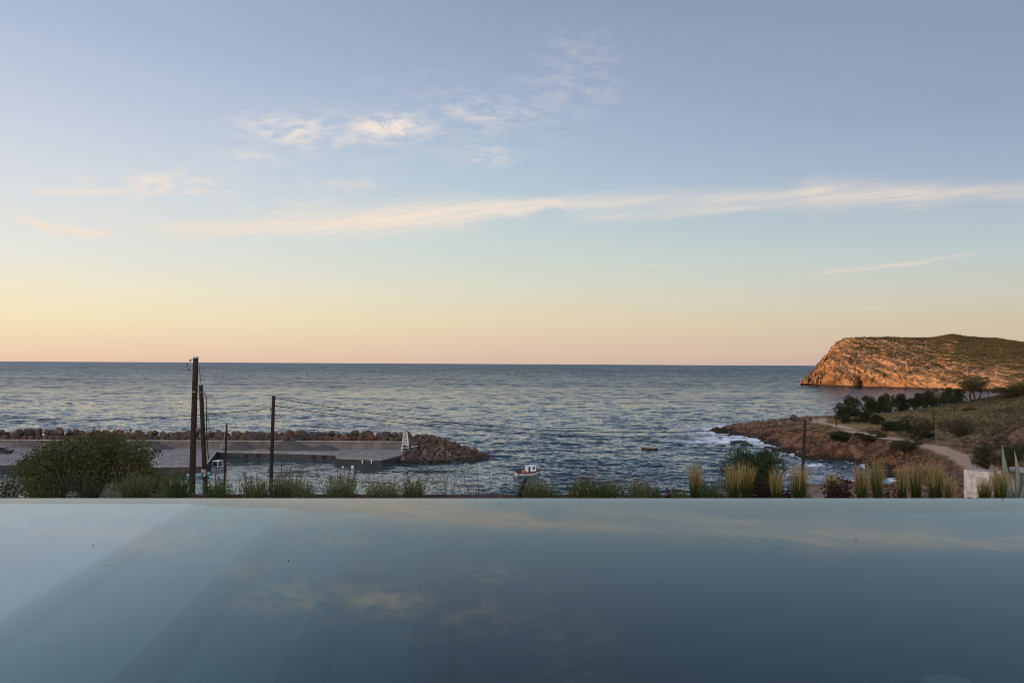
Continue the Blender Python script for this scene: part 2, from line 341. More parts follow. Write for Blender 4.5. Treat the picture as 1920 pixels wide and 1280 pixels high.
def land_h(x, y):
    """height of the built terrain at points (bilinear)"""
    x = np.atleast_1d(x).astype(float); y = np.atleast_1d(y).astype(float)
    i = np.clip(np.searchsorted(LGX, x) - 1, 0, len(LGX) - 2); j = np.clip(np.searchsorted(LGY, y) - 1, 0, len(LGY) - 2)
    u = np.clip((x - LGX[i]) / (LGX[i + 1] - LGX[i]), 0, 1); v = np.clip((y - LGY[j]) / (LGY[j + 1] - LGY[j]), 0, 1)
    return LGZ[j, i] * (1 - u) * (1 - v) + LGZ[j, i + 1] * u * (1 - v) + LGZ[j + 1, i] * (1 - u) * v + LGZ[j + 1, i + 1] * u * v
def ground_at(px, py):
    """where the camera ray through a photo pixel first meets the terrain"""
    d = ray(px, py); ts = np.linspace(12, 480, 3000) / d.y
    zz = land_h(d.x * ts, d.y * ts); k = np.nonzero(CAMH + d.z * ts <= np.maximum(zz, -.2))[0]
    t = ts[k[0]] if len(k) else ts[-1]
    return Vector((d.x * t, d.y * t, float(land_h(d.x * t, d.y * t)[0])))

def terrain_mat():
    m = bpy.data.materials.new('coastal_ground'); m.use_nodes = True; t = NT(m.node_tree); p = t.n['Principled BSDF']
    pos = t.geo(); z = t.sep(pos)[2]; nz = t.sep(t.geo('Normal'))[2]
    nb = t.noise(pos, .055, 5, .6); nm = t.noise(pos, .35, 6, .65); nf = t.noise(pos, 1.6, 5, .7)
    rock = t.mix(t.smooth(nm, .4, .62), (.055, .034, .022), (.20, .112, .066))
    rock = t.mix(t.smooth(nf, .5, .66), rock, (.04, .03, .024))
    soil = t.mix(nm, (.12, .075, .048), (.21, .14, .09))
    dry = t.mix(t.smooth(nf, .35, .65), (.25, .20, .11), (.12, .10, .05))
    scrub = t.mix(nf, (.035, .036, .016), (.085, .075, .036))
    veg = t.mix(t.smooth(t.m('ADD', nb, t.m('MULTIPLY', t.m('SUBTRACT', nm, .5), .6)), .44, .56), dry, scrub)
    c = t.mix(t.smooth(t.m('ADD', z, t.m('MULTIPLY', t.m('SUBTRACT', nm, .5), 4)), 3.9, 5.4), rock, t.mix(t.smooth(nf, .42, .6), veg, soil))
    c = t.mix(t.smooth(t.m('ADD', nz, t.m('MULTIPLY', t.m('SUBTRACT', nf, .5), .4)), .93, .78), c, rock)
    hs = t.m('MULTIPLY', t.attr('hill'), t.smooth(t.m('ADD', nf, t.m('MULTIPLY', nm, .6)), .55, .8)); c = t.mix(hs, c, (.055, .052, .028))
    c = t.mix(t.m('MULTIPLY', t.attr('grass'), t.smooth(nf, .3, .6)), c, (.36, .28, .14))
    c = t.mix(t.attr('beach'), c, t.mix(nf, (.13, .12, .115), (.2, .185, .17)))
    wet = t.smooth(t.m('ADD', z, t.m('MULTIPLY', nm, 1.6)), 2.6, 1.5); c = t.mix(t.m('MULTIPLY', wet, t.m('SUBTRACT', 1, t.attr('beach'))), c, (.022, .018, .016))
    c = t.mix(t.m('MULTIPLY', t.attr('road'), t.smooth(nf, .2, .45)), c, t.mix(nf, (.32, .255, .20), (.44, .36, .29)))
    t.inp(p, 'Base Color', t.mix(1, c, (1.0, .86, .72), 'MULTIPLY')); t.inp(p, 'Roughness', .9); t.inp(p, 'Specular IOR Level', .2)
    b = t.new('ShaderNodeBump'); t.inp(b, 'Strength', 1.0); t.inp(b, 'Distance', .5); t.inp(b, 'Height', t.m('ADD', t.m('MULTIPLY', nm, .6), t.m('MULTIPLY', nf, .5))); t.l.new(b.outputs[0], p.inputs['Normal'])
    return m
M_GROUND = terrain_mat()
def near(px, py, z, r, gx=gx, gy=gy):
    c = at_z(px, py, z); return np.exp(-((gx - c.x) ** 2 + (gy - c.y) ** 2) / r ** 2)
edge = fbm(np.stack([gx, gy, 0 * gx], -1).reshape(-1, 3) / 2.5, 3, 77).reshape(gx.shape)
roadm = sstep(rdm + edge * .9, 2.4, 1.6) * (gx > 20)
beachm = sstep(gz, 2.6, 1.6) * sstep(gy, 146, 138) * (gx > 30)
hillm = sstep(gx - .18 * gy, 62, 78) * sstep(gz, 6.5, 8.5) * sstep(gy, 70, 95)
grassm = np.clip(near(1700, 785, 5.6, 16) + near(1740, 780, 6, 18) + near(1650, 795, 5.3, 10) + near(1790, 775, 7, 14), 0, 1) * (1 - hillm * .5)
me = mesh_np('ground', np.stack([gx, gy, gz], -1).reshape(-1, 3), grid_faces(*gx.shape), True, {'road': roadm, 'beach': beachm, 'grass': grassm, 'hill': hillm})
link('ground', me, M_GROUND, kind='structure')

# ------------------------------------------------------------------ headland across the bay
HB = [(1498, 722), (1505, 722.5), (1560, 726.5), (1640, 728.5), (1720, 731), (1800, 733.5), (1850, 735), (1920, 738), (2100, 744), (2400, 752)]
HT = [(1498, 722), (1505, 719), (1512, 709), (1522, 699), (1529, 684), (1538, 672), (1550, 660), (1558, 650), (1568, 641), (1580, 635), (1600, 633.5), (1680, 633.5), (1740, 634.5), (1768, 630), (1788, 628), (1805, 630.5), (1830, 633), (1870, 636), (1920, 642), (2100, 655), (2400, 665)]
cpx = np.concatenate([np.arange(1498, 1925, .55), np.arange(1925, 2400, 6)]); hor = 675.4 + .0054 * cpx + 0
base = np.interp(cpx, *zip(*HB)); d0 = 22 * F / (base - hor); top = np.interp(cpx, *zip(*HT))
wid = np.interp(cpx, [1498, 1540, 1600, 1750, 1920, 2400], [60, 62, 90, 190, 230, 260])
tt = np.concatenate([np.linspace(-.05, 1, 230), np.linspace(1.03, 3.2, 40)])
CX, TT = np.meshgrid(cpx, tt); D0 = np.broadcast_to(d0, CX.shape); WD = np.broadcast_to(wid, CX.shape)
Yd = D0 + TT * WD; ridge_z = 22 + (hor - top) / F * (d0 + wid)
ex = np.interp(cpx, [1498, 1580, 1700, 1920, 2400], [.5, .5, .62, .8, .9]); EX = np.broadcast_to(ex, CX.shape)
prof = np.clip(TT, 0, 1) ** EX
prof = np.where(TT > 1, 1 - sstep(TT, 1.6, 3.1), prof)
HX = (CX - 960) / F * Yd; HZ = np.broadcast_to(ridge_z, CX.shape) * prof + np.minimum(TT, 0) * 40
# crags: strata dipping to the right plus ridged noise
P3 = np.stack([HX, Yd, HZ], -1).reshape(-1, 3)
strat = np.stack([(HX + HZ * .9) / 7, Yd / 40, (HZ - HX * .5) / 26], -1).reshape(-1, 3)
nA = fbm(P3 / 34, 4, 31, .5, True).reshape(CX.shape); nB = fbm(strat, 4, 41, .55, True).reshape(CX.shape); nC = fbm(P3 / 5, 4, 51, .6, True).reshape(CX.shape)
steep = np.interp(CX, [1498, 1620, 1780, 1920], [1.0, .85, .55, .35]) * sstep(TT, -.02, .05) * sstep(TT, 1.25, .85)
low = np.interp(HZ, [0, 8, 30, 50], [1.0, 1, .8, .6])
nD = fbm(P3 / 13, 3, 57, .55, True).reshape(CX.shape)
cave = np.exp(-((CX - 1611) / 7) ** 2 - ((HZ - 4) / 4.5) ** 2)
nV = fbm(P3 / (12, 12, 55), 4, 71, .55, True).reshape(CX.shape); nE = fbm(P3 / 2.3, 2, 81, .5, True).reshape(CX.shape)
disp = (nA * 9 + nB * 3.5 + nD * 8.0 + nC * 5.0 + nV * 5.5 + nE * 1.5) * steep * low
disp = disp - 8.0 * steep * low - cave * 15
HY2 = Yd - disp * .8; HZ2 = HZ + disp * .32 * sstep(TT, 0, .1) * sstep(TT, 1.1, .8) + fbm(P3 / 16, 4, 61).reshape(CX.shape) * 1.7 * sstep(TT, .3, .9)
HX2 = HX - disp * .45 + np.interp(CX, [1500, 1560, 1620], [3.5, 3.0, 0])
# sea cave
def headland_mat():
    m = bpy.data.materials.new('headland_rock'); m.use_nodes = True; t = NT(m.node_tree); p = t.n['Principled BSDF']
    pos = t.geo(); s = t.sep(pos); nz = t.sep(t.geo('Normal'))[2]
    sp = t.comb(t.m('MULTIPLY', t.m('ADD', s[0], s[2]), .16), t.m('MULTIPLY', s[1], .03), t.m('MULTIPLY', t.m('SUBTRACT', s[2], t.m('MULTIPLY', s[0], .5)), .035))
    n0 = t.noise(sp, 1, 6, .65, .3); n1 = t.noise(pos, .05, 5, .6); n2 = t.noise(pos, .3, 6, .7)
    rock = t.mix(t.smooth(n0, .38, .62), (.12, .07, .04), (.43, .25, .135)); rock = t.mix(t.smooth(n2, .55, .72), rock, (.06, .038, .024))
    rock = t.mix(t.smooth(n1, .52, .66), rock, (.32, .16, .075))
    veg = t.mix(t.smooth(n2, .35, .6), (.045, .044, .016), (.16, .105, .042))
    f = t.m('ADD', t.m('ADD', t.m('MULTIPLY', nz, 1.0), t.m('MULTIPLY', t.m('SUBTRACT', n1, .5), 1.3)), t.m('MULTIPLY', t.m('SUBTRACT', n2, .5), 1.0))
    f = t.m('ADD', f, t.m('MULTIPLY', t.attr('veg'), .55))
    c = t.mix(t.smooth(f, .82, 1.05), rock, veg)
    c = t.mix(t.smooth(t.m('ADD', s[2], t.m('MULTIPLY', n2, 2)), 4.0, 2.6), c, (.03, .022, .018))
    t.inp(p, 'Base Color', c); t.inp(p, 'Roughness', .92); t.inp(p, 'Specular IOR Level', .15)
    b = t.new('ShaderNodeBump'); t.inp(b, 'Strength', 1.0); t.inp(b, 'Distance', 2.5); t.inp(b, 'Height', t.m('ADD', t.m('MULTIPLY', n0, .6), n2)); t.l.new(b.outputs[0], p.inputs['Normal'])
    return m
veg = np.clip(sstep(TT, .8, 1.0) * np.interp(CX, [1560, 1640, 1800], [0, .3, .9]) + np.interp(CX, [1650, 1800, 1920], [0, .22, .4]) * sstep(HZ, 14, 34), 0, 1.3)
me = mesh_np('headland', np.stack([HX2, HY2, HZ2], -1).reshape(-1, 3), grid_faces(*CX.shape), False, {'veg': veg})
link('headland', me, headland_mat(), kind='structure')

# ------------------------------------------------------------------ sea
def wave_tile(N, size, lam, seed, aniso=2.0, cut=.5):
    r = np.random.default_rng(seed); k = np.fft.fftfreq(N, size / N) * 2 * np.pi; kx, ky = np.meshgrid(k, k); kk = np.hypot(kx, ky); kk[0, 0] = 1
    kp = 2 * np.pi / lam; S = np.exp(-1.25 * (kp / kk) ** 2) / kk ** 3.6; S *= np.abs((ky * .97 + kx * .24) / kk) ** aniso + .03; S *= np.exp(-(kk * cut) ** 2); S[0, 0] = 0
    h = np.real(np.fft.ifft2(np.sqrt(S) * (r.normal(size=(N, N)) + 1j * r.normal(size=(N, N))))); return h / h.std()
T1 = wave_tile(512, 160, 9, 1, 3.0, .10); T2 = wave_tile(512, 57, 2.6, 2, 2.2, .04); T3 = wave_tile(512, 1500, 70, 3, 2, .5)
def samp(T, size, x, y):
    N = len(T); u = (x / size * N) % N; v = (y / size * N) % N; i = u.astype(int) % N; j = v.astype(int) % N; fu = u - np.floor(u); fv = v - np.floor(v); i2 = (i + 1) % N; j2 = (j + 1) % N
    return T[j, i] * (1 - fu) * (1 - fv) + T[j, i2] * fu * (1 - fv) + T[j2, i] * (1 - fu) * fv + T[j2, i2] * fu * fv
pyr = np.concatenate([[1100, 1040, 1000, 970, 955], np.arange(945, 700, -.55), 684.0 + (16.0) * np.linspace(1, 0, 40)[1:] ** 1.3])
dist = 22 * F / np.maximum(pyr - 682.2, 1.9)
ax = np.concatenate([np.linspace(-3000, -1150, 80), np.arange(-1140, 1140, 1.0), np.linspace(1150, 3000, 80)]) / F
AX, DD = np.meshgrid(ax, dist); SX = AX * DD; SY = DD.copy()
step = np.abs(np.gradient(dist))[:, None] * np.ones_like(AX); step = np.maximum(step, DD / F)
QY = at_z(560, 848, 1.5).y
def in_harbour(x, y):       # sheltered water: in front of the quay
    return sstep(y, QY + 6, QY - 2) * sstep(x, 6, -22)
har = in_harbour(SX, SY)
f1 = np.clip(1.4 - step / 5, 0, 1); f2 = np.clip(1.4 - step / 1.4, 0, 1); f3 = np.clip(1.4 - step / 40, 0, 1)
gust = .75 + .5 * sstep(samp(T3, 1500, SX * .5 + 300, SY), -1, 1.5)
SZ = ((.115 * samp(T1, 160, SX, SY) + .06 * samp(T1, 233, SX * .8 + SY * .6, SY * .8 - SX * .6)) * f1 * gust + .12 * samp(T3, 1500, SX, SY) * f3) * (1 - .96 * har) + .040 * samp(T2, 57, SX, SY) * f2 * gust * (1 - .45 * har)
# foam
lh = land_h(SX.ravel(), SY.ravel()).reshape(SX.shape); inl = (SX > 30) & (SX < 330) & (SY < 430) & (SX / SY < .75)
P3 = np.stack([SX, SY * 1.0, 0 * SX], -1)[...]
foam = np.zeros_like(SX); sel = (SY < 1200) & (SX > 20) & (SY > 100) & (SX < SY * .8)
pp = P3[sel]; nz1 = fbm(pp * (.22, .4, 1), 5, 91, .6); nz2 = fbm(pp * (.05, .09, 1), 3, 95); nz3 = fbm(pp * (.7, 1.3, 1), 3, 97, .6)
shore = np.where(inl, sstep(lh, -1.5, -.15), 0)[sel]
def blob(px, py, rx, ry, s):
    c = at_z(px, py, 0); return s * np.exp(-((pp[:, 0] - c.x) / rx) ** 2 - ((pp[:, 1] - c.y) / ry) ** 2)
zone = blob(1385, 800, 12, 13, 1.0) + blob(1335, 812, 13, 16, .85) + blob(1320, 800, 12, 14, .6) + blob(1300, 828, 12, 8, .5) + blob(1400, 826, 10, 8, .95) + blob(1350, 830, 12, 8, .75) + blob(1450, 838, 7, 7, .8) + blob(1330, 820, 12, 7, .6) + blob(1425, 795, 8, 14, .9) + blob(1470, 789, 7, 12, .8) + blob(1520, 873, 9, 6, .9) + blob(1545, 857, 6, 4, .8) + blob(1500, 885, 9, 5, .6) + blob(1600, 866, 8, 4, .7) + blob(1560, 895, 12, 6, .55) + blob(1700, 908, 6, 4, .8) + blob(1640, 905, 12, 4, .35)
hb = 22 * F / (np.interp(pp[:, 0] / pp[:, 1] * F + 960, *zip(*HB)) - (675.4 + .0054 * (pp[:, 0] / pp[:, 1] * F + 960)))
hline = sstep(pp[:, 1], hb - 14, hb - 2) * (pp[:, 0] / pp[:, 1] * F + 960 > 1500) * .9
foam[sel] = np.clip(sstep(np.clip(zone * 1.0 + shore * .8 + hline, 0, 1.4) * .95 + nz1 * 1.5 + nz2 * .5 + nz3 * .9, .55, 1.35), 0, 1)
foam *= (1 - har); foam[sel] *= sstep(zone + shore + hline, .06, .3)
SZ = SZ + foam * .06
def sea_mat():
    m = bpy.data.materials.new('sea_water'); m.use_nodes = True; t = NT(m.node_tree); p = t.n['Principled BSDF']
    pos = t.geo(); dd = t.vm('LENGTH', t.vm('MULTIPLY', pos, (1, 1, 0)), out=1)
    s = t.vm('MULTIPLY', pos, (.55, 1.0, 0)); calm = t.attr('calm')
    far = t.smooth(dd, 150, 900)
    na = t.noise(s, 1.9, 3, .65, out=1); nb = t.noise(t.vm('MULTIPLY', pos, (.10, .26, 0)), 1, 3, .6, out=1); nc = t.noise(t.vm('MULTIPLY', pos, (.008, .030, 0)), 1, 5, .7, out=1)
    A_ = t.vm('SUBTRACT', na, (.5, .5, .5)); B_ = t.vm('SUBTRACT', nb, (.5, .5, .5)); C_ = t.vm('SUBTRACT', nc, (.5, .5, .5))
    def sc(v, k): n = t.new('ShaderNodeVectorMath', operation='SCALE'); t.inp(n, 0, v); t.inp(n, 3, k); return n.outputs[0]
    amp = t.m('SUBTRACT', 1, t.m('MULTIPLY', calm, .2))
    v = t.vm('ADD', sc(A_, t.m('MULTIPLY', amp, .5)), t.vm('ADD', sc(B_, t.m('ADD', .6, t.m('MULTIPLY', far, 2.0))), sc(C_, t.m('MULTIPLY', far, 1.3))))
    v = t.vm('ADD', t.vm('MULTIPLY', v, (.6, 1.0, 0)), t.comb(0, t.m('MULTIPLY', t.m('ADD', t.m('SUBTRACT', .035, t.m('MULTIPLY', calm, .035)), t.m('MULTIPLY', t.smooth(dd, 300, 2500), .22)), -1), 0))    # wave faces lean towards the shore
    nrm = t.vm('NORMALIZE', t.vm('ADD', t.geo('Normal'), v))
    t.l.new(nrm, p.inputs['Normal'])
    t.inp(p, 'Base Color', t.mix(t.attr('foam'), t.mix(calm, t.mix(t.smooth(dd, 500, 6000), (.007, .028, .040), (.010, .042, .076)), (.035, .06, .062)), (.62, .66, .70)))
    t.inp(p, 'Roughness', t.m('ADD', t.m('ADD', .07, t.m('MULTIPLY', far, .20)), t.m('MULTIPLY', t.attr('foam'), .7))); t.inp(p, 'IOR', 1.33)
    return m
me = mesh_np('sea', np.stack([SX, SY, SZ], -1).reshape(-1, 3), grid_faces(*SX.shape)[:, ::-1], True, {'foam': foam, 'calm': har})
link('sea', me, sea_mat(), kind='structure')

# ------------------------------------------------------------------ pool
PW = 20.4                                           # water level
e0 = at_z(0, 933.5, PW); e1 = at_z(1920, 933.5, PW); yaw = math.atan2(e1.y - e0.y, e1.x - e0.x)
pool_o = Vector(((e0.x + e1.x) / 2, (e0.y + e1.y) / 2, PW))       # middle of the overflow edge
def plaster(name, col):
    return mat(name, col, .7, .04, 1.2, bump=.002, bscale=30)
M_PLASTER = plaster('pool_plaster', (.80, .81, .79))
pool = empty('infinity_pool', (pool_o.x, pool_o.y, PW), yaw, label='grey plastered infinity pool with broad underwater steps, its edge overlooking the sea', cat='swimming pool')
XL, XR, YN, DEP = -9.0, 8.2, -8.3, 1.12
b = MB()
b.box(((XL + XR) / 2, YN / 2, -DEP - .1), (XR - XL + .6, -YN + .6, .2)).build('pool_floor', M_PLASTER, pool)
b = MB(); b.box(((XL + XR) / 2, -.12, -DEP / 2 - .202), (XR - XL + .6, .236, DEP + .396))
b.build('overflow_wall', mat('wet_wall', (.12, .125, .13), .25, .2, 2), pool)
b = MB(); b.box((XL - .15, YN / 2 - .12, -DEP / 2 + .02), (.3, -YN - .25, DEP + .06)); b.build('side_wall', M_PLASTER, pool)
b = MB(); b.box((XR + .15, YN / 2 - .12, -DEP / 2 + .02), (.3, -YN - .25, DEP + .06)); b.build('side_wall', M_PLASTER, pool)
STEPS = [(-3.35, -3.66, .12), (-2.37, -2.60, .36), (-1.57, -1.68, .61), (-.84, -.97, .86)]      # right edge near / far, depth below water
prev = None
for xn, xf, dep in STEPS:
    def xe(y, q): return q[0] + (q[1] - q[0]) * (y + 5.2) / 4.2
    ya, yb = YN - .01, -.235; zb = -DEP - .01
    def sec(y):      # each tread falls gently towards the deep side
        x = xe(y, (xn, xf)); x0, z0 = (XL, -dep + .02) if prev is None else (xe(y, prev) - .02, -dep + .12)
        return [(x0, y, zb), (x0, y, z0), (x - .12, y, -dep), (x - .06, y, -dep - .01), (x + .20, y, -dep - .16), (x + .20, y, zb)]
    MB().loft([sec(ya), sec(yb)], closed=True).build('step', M_PLASTER, pool); prev = (xn, xf)
MB().loft([[(.5, y, -DEP - .01), (.5, y, -DEP + .001), (XR + .01, y, -.38), (XR + .01, y, -DEP - .01)] for y in (YN - .01, -.236)], closed=True).build('sloped_floor', M_PLASTER, pool)
lp = at_z(1795, 1276, PW)
def water_mat():
    m = bpy.data.materials.new('pool_water'); m.use_nodes = True; t = NT(m.node_tree); t.n.clear()
    fr = t.new('ShaderNodeFresnel'); t.inp(fr, 0, 1.33); gl = t.new('ShaderNodeBsdfGlossy'); t.inp(gl, 0, (.9, .98, 1)); t.inp(gl, 1, .0)
    rf = t.new('ShaderNodeBsdfRefraction'); t.inp(rf, 1, 0.0); t.inp(rf, 2, 1.33); mx = t.new('ShaderNodeMixShader')
    bp = t.new('ShaderNodeBump'); t.inp(bp, 'Distance', .01); t.inp(bp, 'Strength', .10); t.inp(bp, 'Height', t.noise(t.objc(), 1.4, 2, .5))
    for q in (fr, gl, rf): t.l.new(bp.outputs[0], q.inputs['Normal'])
    t.l.new(fr.outputs[0], mx.inputs[0]); t.l.new(rf.outputs[0], mx.inputs[1]); t.l.new(gl.outputs[0], mx.inputs[2])
    ab = t.new('ShaderNodeVolumeAbsorption'); t.inp(ab, 0, (.43, .655, .67)); t.inp(ab, 1, 3.0)
    o = t.new('ShaderNodeOutputMaterial'); t.l.new(mx.outputs[0], o.inputs[0]); t.l.new(ab.outputs[0], o.inputs[1]); return m
b = MB(); b.box(((XL + XR) / 2, YN / 2 - .005, -DEP / 2 - .02), (XR - XL + .04, -YN + .01, DEP + .04))
w_ = b.build('pool_water', water_mat(), kind='structure'); w_.matrix_world = Matrix.Translation(pool_o) @ Matrix.Rotation(yaw, 4, 'Z')
b = MB(); b.box((0, YN - 3.2, -.06), (40, 6.0, .2)); dk = b.build('terrace', mat('terrace_stone', (.4, .37, .33), .8, .15, 2), kind='structure'); dk.matrix_world = w_.matrix_world.copy()
# ------------------------------------------------------------------ harbour: quay, wall, breakwater
QZ = 1.5
M_CONC = mat('quay_concrete', (.25, .235, .22), .9, .3, .9, (.13, .122, .115), bump=.03, bscale=5, coord='geo', detail=12)
M_WALLC = mat('wall_concrete', (.16, .145, .135), .88, .3, .3, (.09, .08, .075), bump=.03, bscale=3, coord='geo')
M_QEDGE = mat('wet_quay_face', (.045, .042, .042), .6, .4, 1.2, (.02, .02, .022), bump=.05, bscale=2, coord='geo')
def prism(poly, z0, z1):
    n = len(poly); v = [(p[0], p[1], z0) for p in poly] + [(p[0], p[1], z1) for p in poly]
    return MB().add(v, [tuple(range(n - 1, -1, -1)), tuple(range(n, 2 * n))] + [(i, (i + 1) % n, n + (i + 1) % n, n + i) for i in range(n)])
qp = [at_z(px, py, QZ) for px, py in [(745, 841), (772, 845), (758, 851), (716, 861), (632, 858), (627, 851), (560, 849.5), (405, 846), (384, 872), (300, 874), (60, 870), (-160, 868)]]
wl = at_z(-160, 838, QZ); qpoly = [(p.x, p.y) for p in qp] + [(wl.x, wl.y), ]
qc = empty('quay', (qp[0].x, qp[0].y, 0), label='long grey concrete quay with a dark wet face inside the breakwater', cat='quay')
def sub(o, poly): return [(p[0] - o.location.x, p[1] - o.location.y) for p in poly]
q2 = [(x, y + .0) for x, y in qpoly]
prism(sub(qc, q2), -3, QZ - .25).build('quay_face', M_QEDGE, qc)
prism(sub(qc, [(x, y) for x, y in q2]), QZ - .252, QZ).build('quay_deck', M_CONC, qc)
kb = MB(); pl = [Vector((p.x, p.y, 0)) for p in qp[2:]]
for a_, b_ in zip(pl[:-1], pl[1:]):
    c_ = (a_ + b_) / 2; d_ = b_ - a_; nn = Vector((-d_.y, d_.x, 0)).normalized() * .16
    if (c_ + nn - Vector((c_.x, c_.y + 5, 0))).length > 5: nn = -nn
    kb.box((c_.x + nn.x - qc.location.x, c_.y + nn.y - qc.location.y, QZ + .06), (d_.length, .3, .14), rz=math.atan2(d_.y, d_.x))
kb.build('kerb', mat('kerb_concrete', (.26, .25, .24), .85, .2, 1, coord='geo'), qc)
for px in (455, 480, 590, 610): # rubber tyres hung on the face
    p = at_z(px, 851, QZ - .2); t_ = MB(); ring = []
    for i in range(12):
        a_ = i * math.pi / 6; ring.append([((.36 + .11 * math.cos(b_)) * math.cos(a_), .11 * math.sin(b_) - .14, (.36 + .11 * math.cos(b_)) * math.sin(a_)) for b_ in [k * math.pi / 3 for k in range(6)]])
    ring.append(ring[0]); t_.loft(ring, closed=True, caps=False); fx = float(np.interp(p.x, sorted([q.x for q in (qp[6], qp[7], qp[5])]), [q.y for q in sorted((qp[6], qp[7], qp[5]), key=lambda q: q.x)]))
    o = t_.build('tyre_fender', mat('rubber', (.02, .02, .02), .8), None); o.location = (p.x, fx - .05, .75)
    tag(o, {455: 'black tyre hung on the quay face right of the short pole', 480: 'black tyre hung on the quay face just left of the pole with two wires', 590: 'black tyre hung on the quay face left of the jutting corner', 610: 'black tyre hung on the quay face nearest to its jutting corner'}[px], 'tyre', 'tyres hung on the quay')
w0, w1 = at_z(-160, 838, QZ), at_z(752, 842, QZ)
dv = (w1 - w0); L_ = dv.length; wa = math.atan2(dv.y, dv.x)
hw = empty('harbour_wall', ((w0.x + w1.x) / 2, (w0.y + w1.y) / 2 + .5, QZ), wa, label='low grey concrete wall running between the quay and the heaped boulders', cat='wall')
MB().box((0, 0, .85), (L_, .9, 1.7)).build('wall_body', M_WALLC, hw)
MB().box((0, -.06, 1.76), (L_ + .1, 1.16, .12)).build('coping', mat('coping_concrete', (.30, .26, .22), .85, .25, .5, coord='geo'), hw)
M_GRAVEL = mat('gravel', (.085, .078, .075), .95, .4, 4, (.05, .046, .045), bump=.08, bscale=9, coord='geo')
for px, wpx, hpx, lb in [(548, 88, 15, 'dark gravel heap against the harbour wall right of the pole with two wires'), (455, 60, 13, 'dark gravel heap against the harbour wall behind the short pole'), (612, 60, 8, 'low dark gravel heap, the one nearest the light tower'), (285, 90, 13, 'wide dark gravel heap behind the white dinghy on the quay')]:
    c = at_z(px, 839.5, QZ); s_ = c.y / F; aa = np.linspace(0, 2 * np.pi, 25)[:-1]; V_ = [(0, 0, hpx * s_)]; 
    for k, (r_, h_) in enumerate([(.2, .93), (.42, .72), (.65, .42), (.85, .15), (1.0, -.02)]):
        for a_ in aa: V_.append((r_ * wpx / 2 * s_ * math.cos(a_) * (1 + .12 * math.sin(3 * a_ + px)), r_ * 3.2 * math.sin(a_) * (1 + .1 * math.sin(5 * a_)), hpx * s_ * h_ * (1 + .2 * math.sin(4 * a_ + r_ * 9))))
    V_ = [(x, min(y, 1.2), z) for x, y, z in V_]
    f_ = [(0, 1 + i, 1 + (i + 1) % 24) for i in range(24)] + [(1 + r * 24 + i, 25 + r * 24 + i, 25 + r * 24 + (i + 1) % 24, 1 + r * 24 + (i + 1) % 24) for r in range(4) for i in range(24)]
    o = MB().add(V_, f_).build('gravel_heap', M_GRAVEL, None, True); o.location = (c.x, float(w0.y + (w1.y - w0.y) * (c.x - w0.x) / dv.x) - 1.2, QZ); tag(o, lb, 'gravel heap', 'gravel heaps along the harbour wall')
# boulders
def boulder_mat(name, cols):
    m = bpy.data.materials.new(name); m.use_nodes = True; t = NT(m.node_tree); p = t.n['Principled BSDF']
    r = t.new('ShaderNodeObjectInfo').outputs['Random']; n_ = t.noise(t.objc(), 1.6, 6, .65)
    c = t.ramp(r, [(i / (len(cols) - .999), q) for i, q in enumerate(cols)], 'CONSTANT'); c = t.mix(t.smooth(n_, .4, .66), c, t.mix(1, c, (.5, .5, .52), 'MULTIPLY'))
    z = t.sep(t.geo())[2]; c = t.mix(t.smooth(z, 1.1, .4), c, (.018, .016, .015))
    t.inp(p, 'Base Color', t.mix(1, c, (.92, .80, .70), 'MULTIPLY')); t.inp(p, 'Roughness', .9); b = t.new('ShaderNodeBump'); t.inp(b, 'Distance', .15); t.inp(b, 'Height', n_); t.l.new(b.outputs[0], p.inputs['Normal']); return m
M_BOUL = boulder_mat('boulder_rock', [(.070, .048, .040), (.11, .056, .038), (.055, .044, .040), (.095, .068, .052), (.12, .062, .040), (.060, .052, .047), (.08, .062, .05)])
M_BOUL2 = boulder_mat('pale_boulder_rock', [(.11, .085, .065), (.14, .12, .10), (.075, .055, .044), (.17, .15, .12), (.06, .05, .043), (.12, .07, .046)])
def ico(sub_):
    import bmesh
    bm = bmesh.new(); bmesh.ops.create_icosphere(bm, subdivisions=sub_, radius=1); v = np.array([x.co[:] for x in bm.verts]); f = np.array([[q.index for q in x.verts] for x in bm.faces]); bm.free(); return v, f
IV, IF = ico(3)
def rock_mesh(seed, name='boulder'):
    r = np.random.default_rng(seed); V = IV.copy()
    for _ in range(15):         # planar cuts make broken quarry faces
        nrm = r.normal(size=3); nrm /= np.linalg.norm(nrm); d = r.uniform(.45, .8); k = V @ nrm; V = V - np.outer(np.maximum(k - d, 0), nrm)
    V *= r.uniform(.8, 1.25, 3); V += V * (fbm(IV * 2.2 + seed * 9, 4, seed)[:, None] * .16); return mesh_np(name, V, IF, False)
ROCKS = [rock_mesh(100 + i) for i in range(12)]
for m_ in ROCKS: m_.materials.append(M_BOUL)
ROCKS2 = [rock_mesh(150 + i) for i in range(8)]
for m_ in ROCKS2: m_.materials.append(M_BOUL2)
rb = random.Random(3)
def boulder(x, y, z, r, label, group, pool_=ROCKS, flat=1):
    o = bpy.data.objects.new('boulder', rb.choice(pool_)); COL.objects.link(o); o.location = (x, y, z); o.scale = (r * rb.uniform(.9, 1.15), r * rb.uniform(.85, 1.1), r * flat * rb.uniform(.8, 1.05))
    o.rotation_euler = (rb.uniform(-.5, .5), rb.uniform(-.5, .5), rb.uniform(0, 6.3)); return tag(o, label, 'boulder', group)
xa, xb = at_z(-60, 838, QZ).x, at_z(765, 842, QZ).x
def wy(x): return w0.y + (w1.y - w0.y) * (x - w0.x) / dv.x
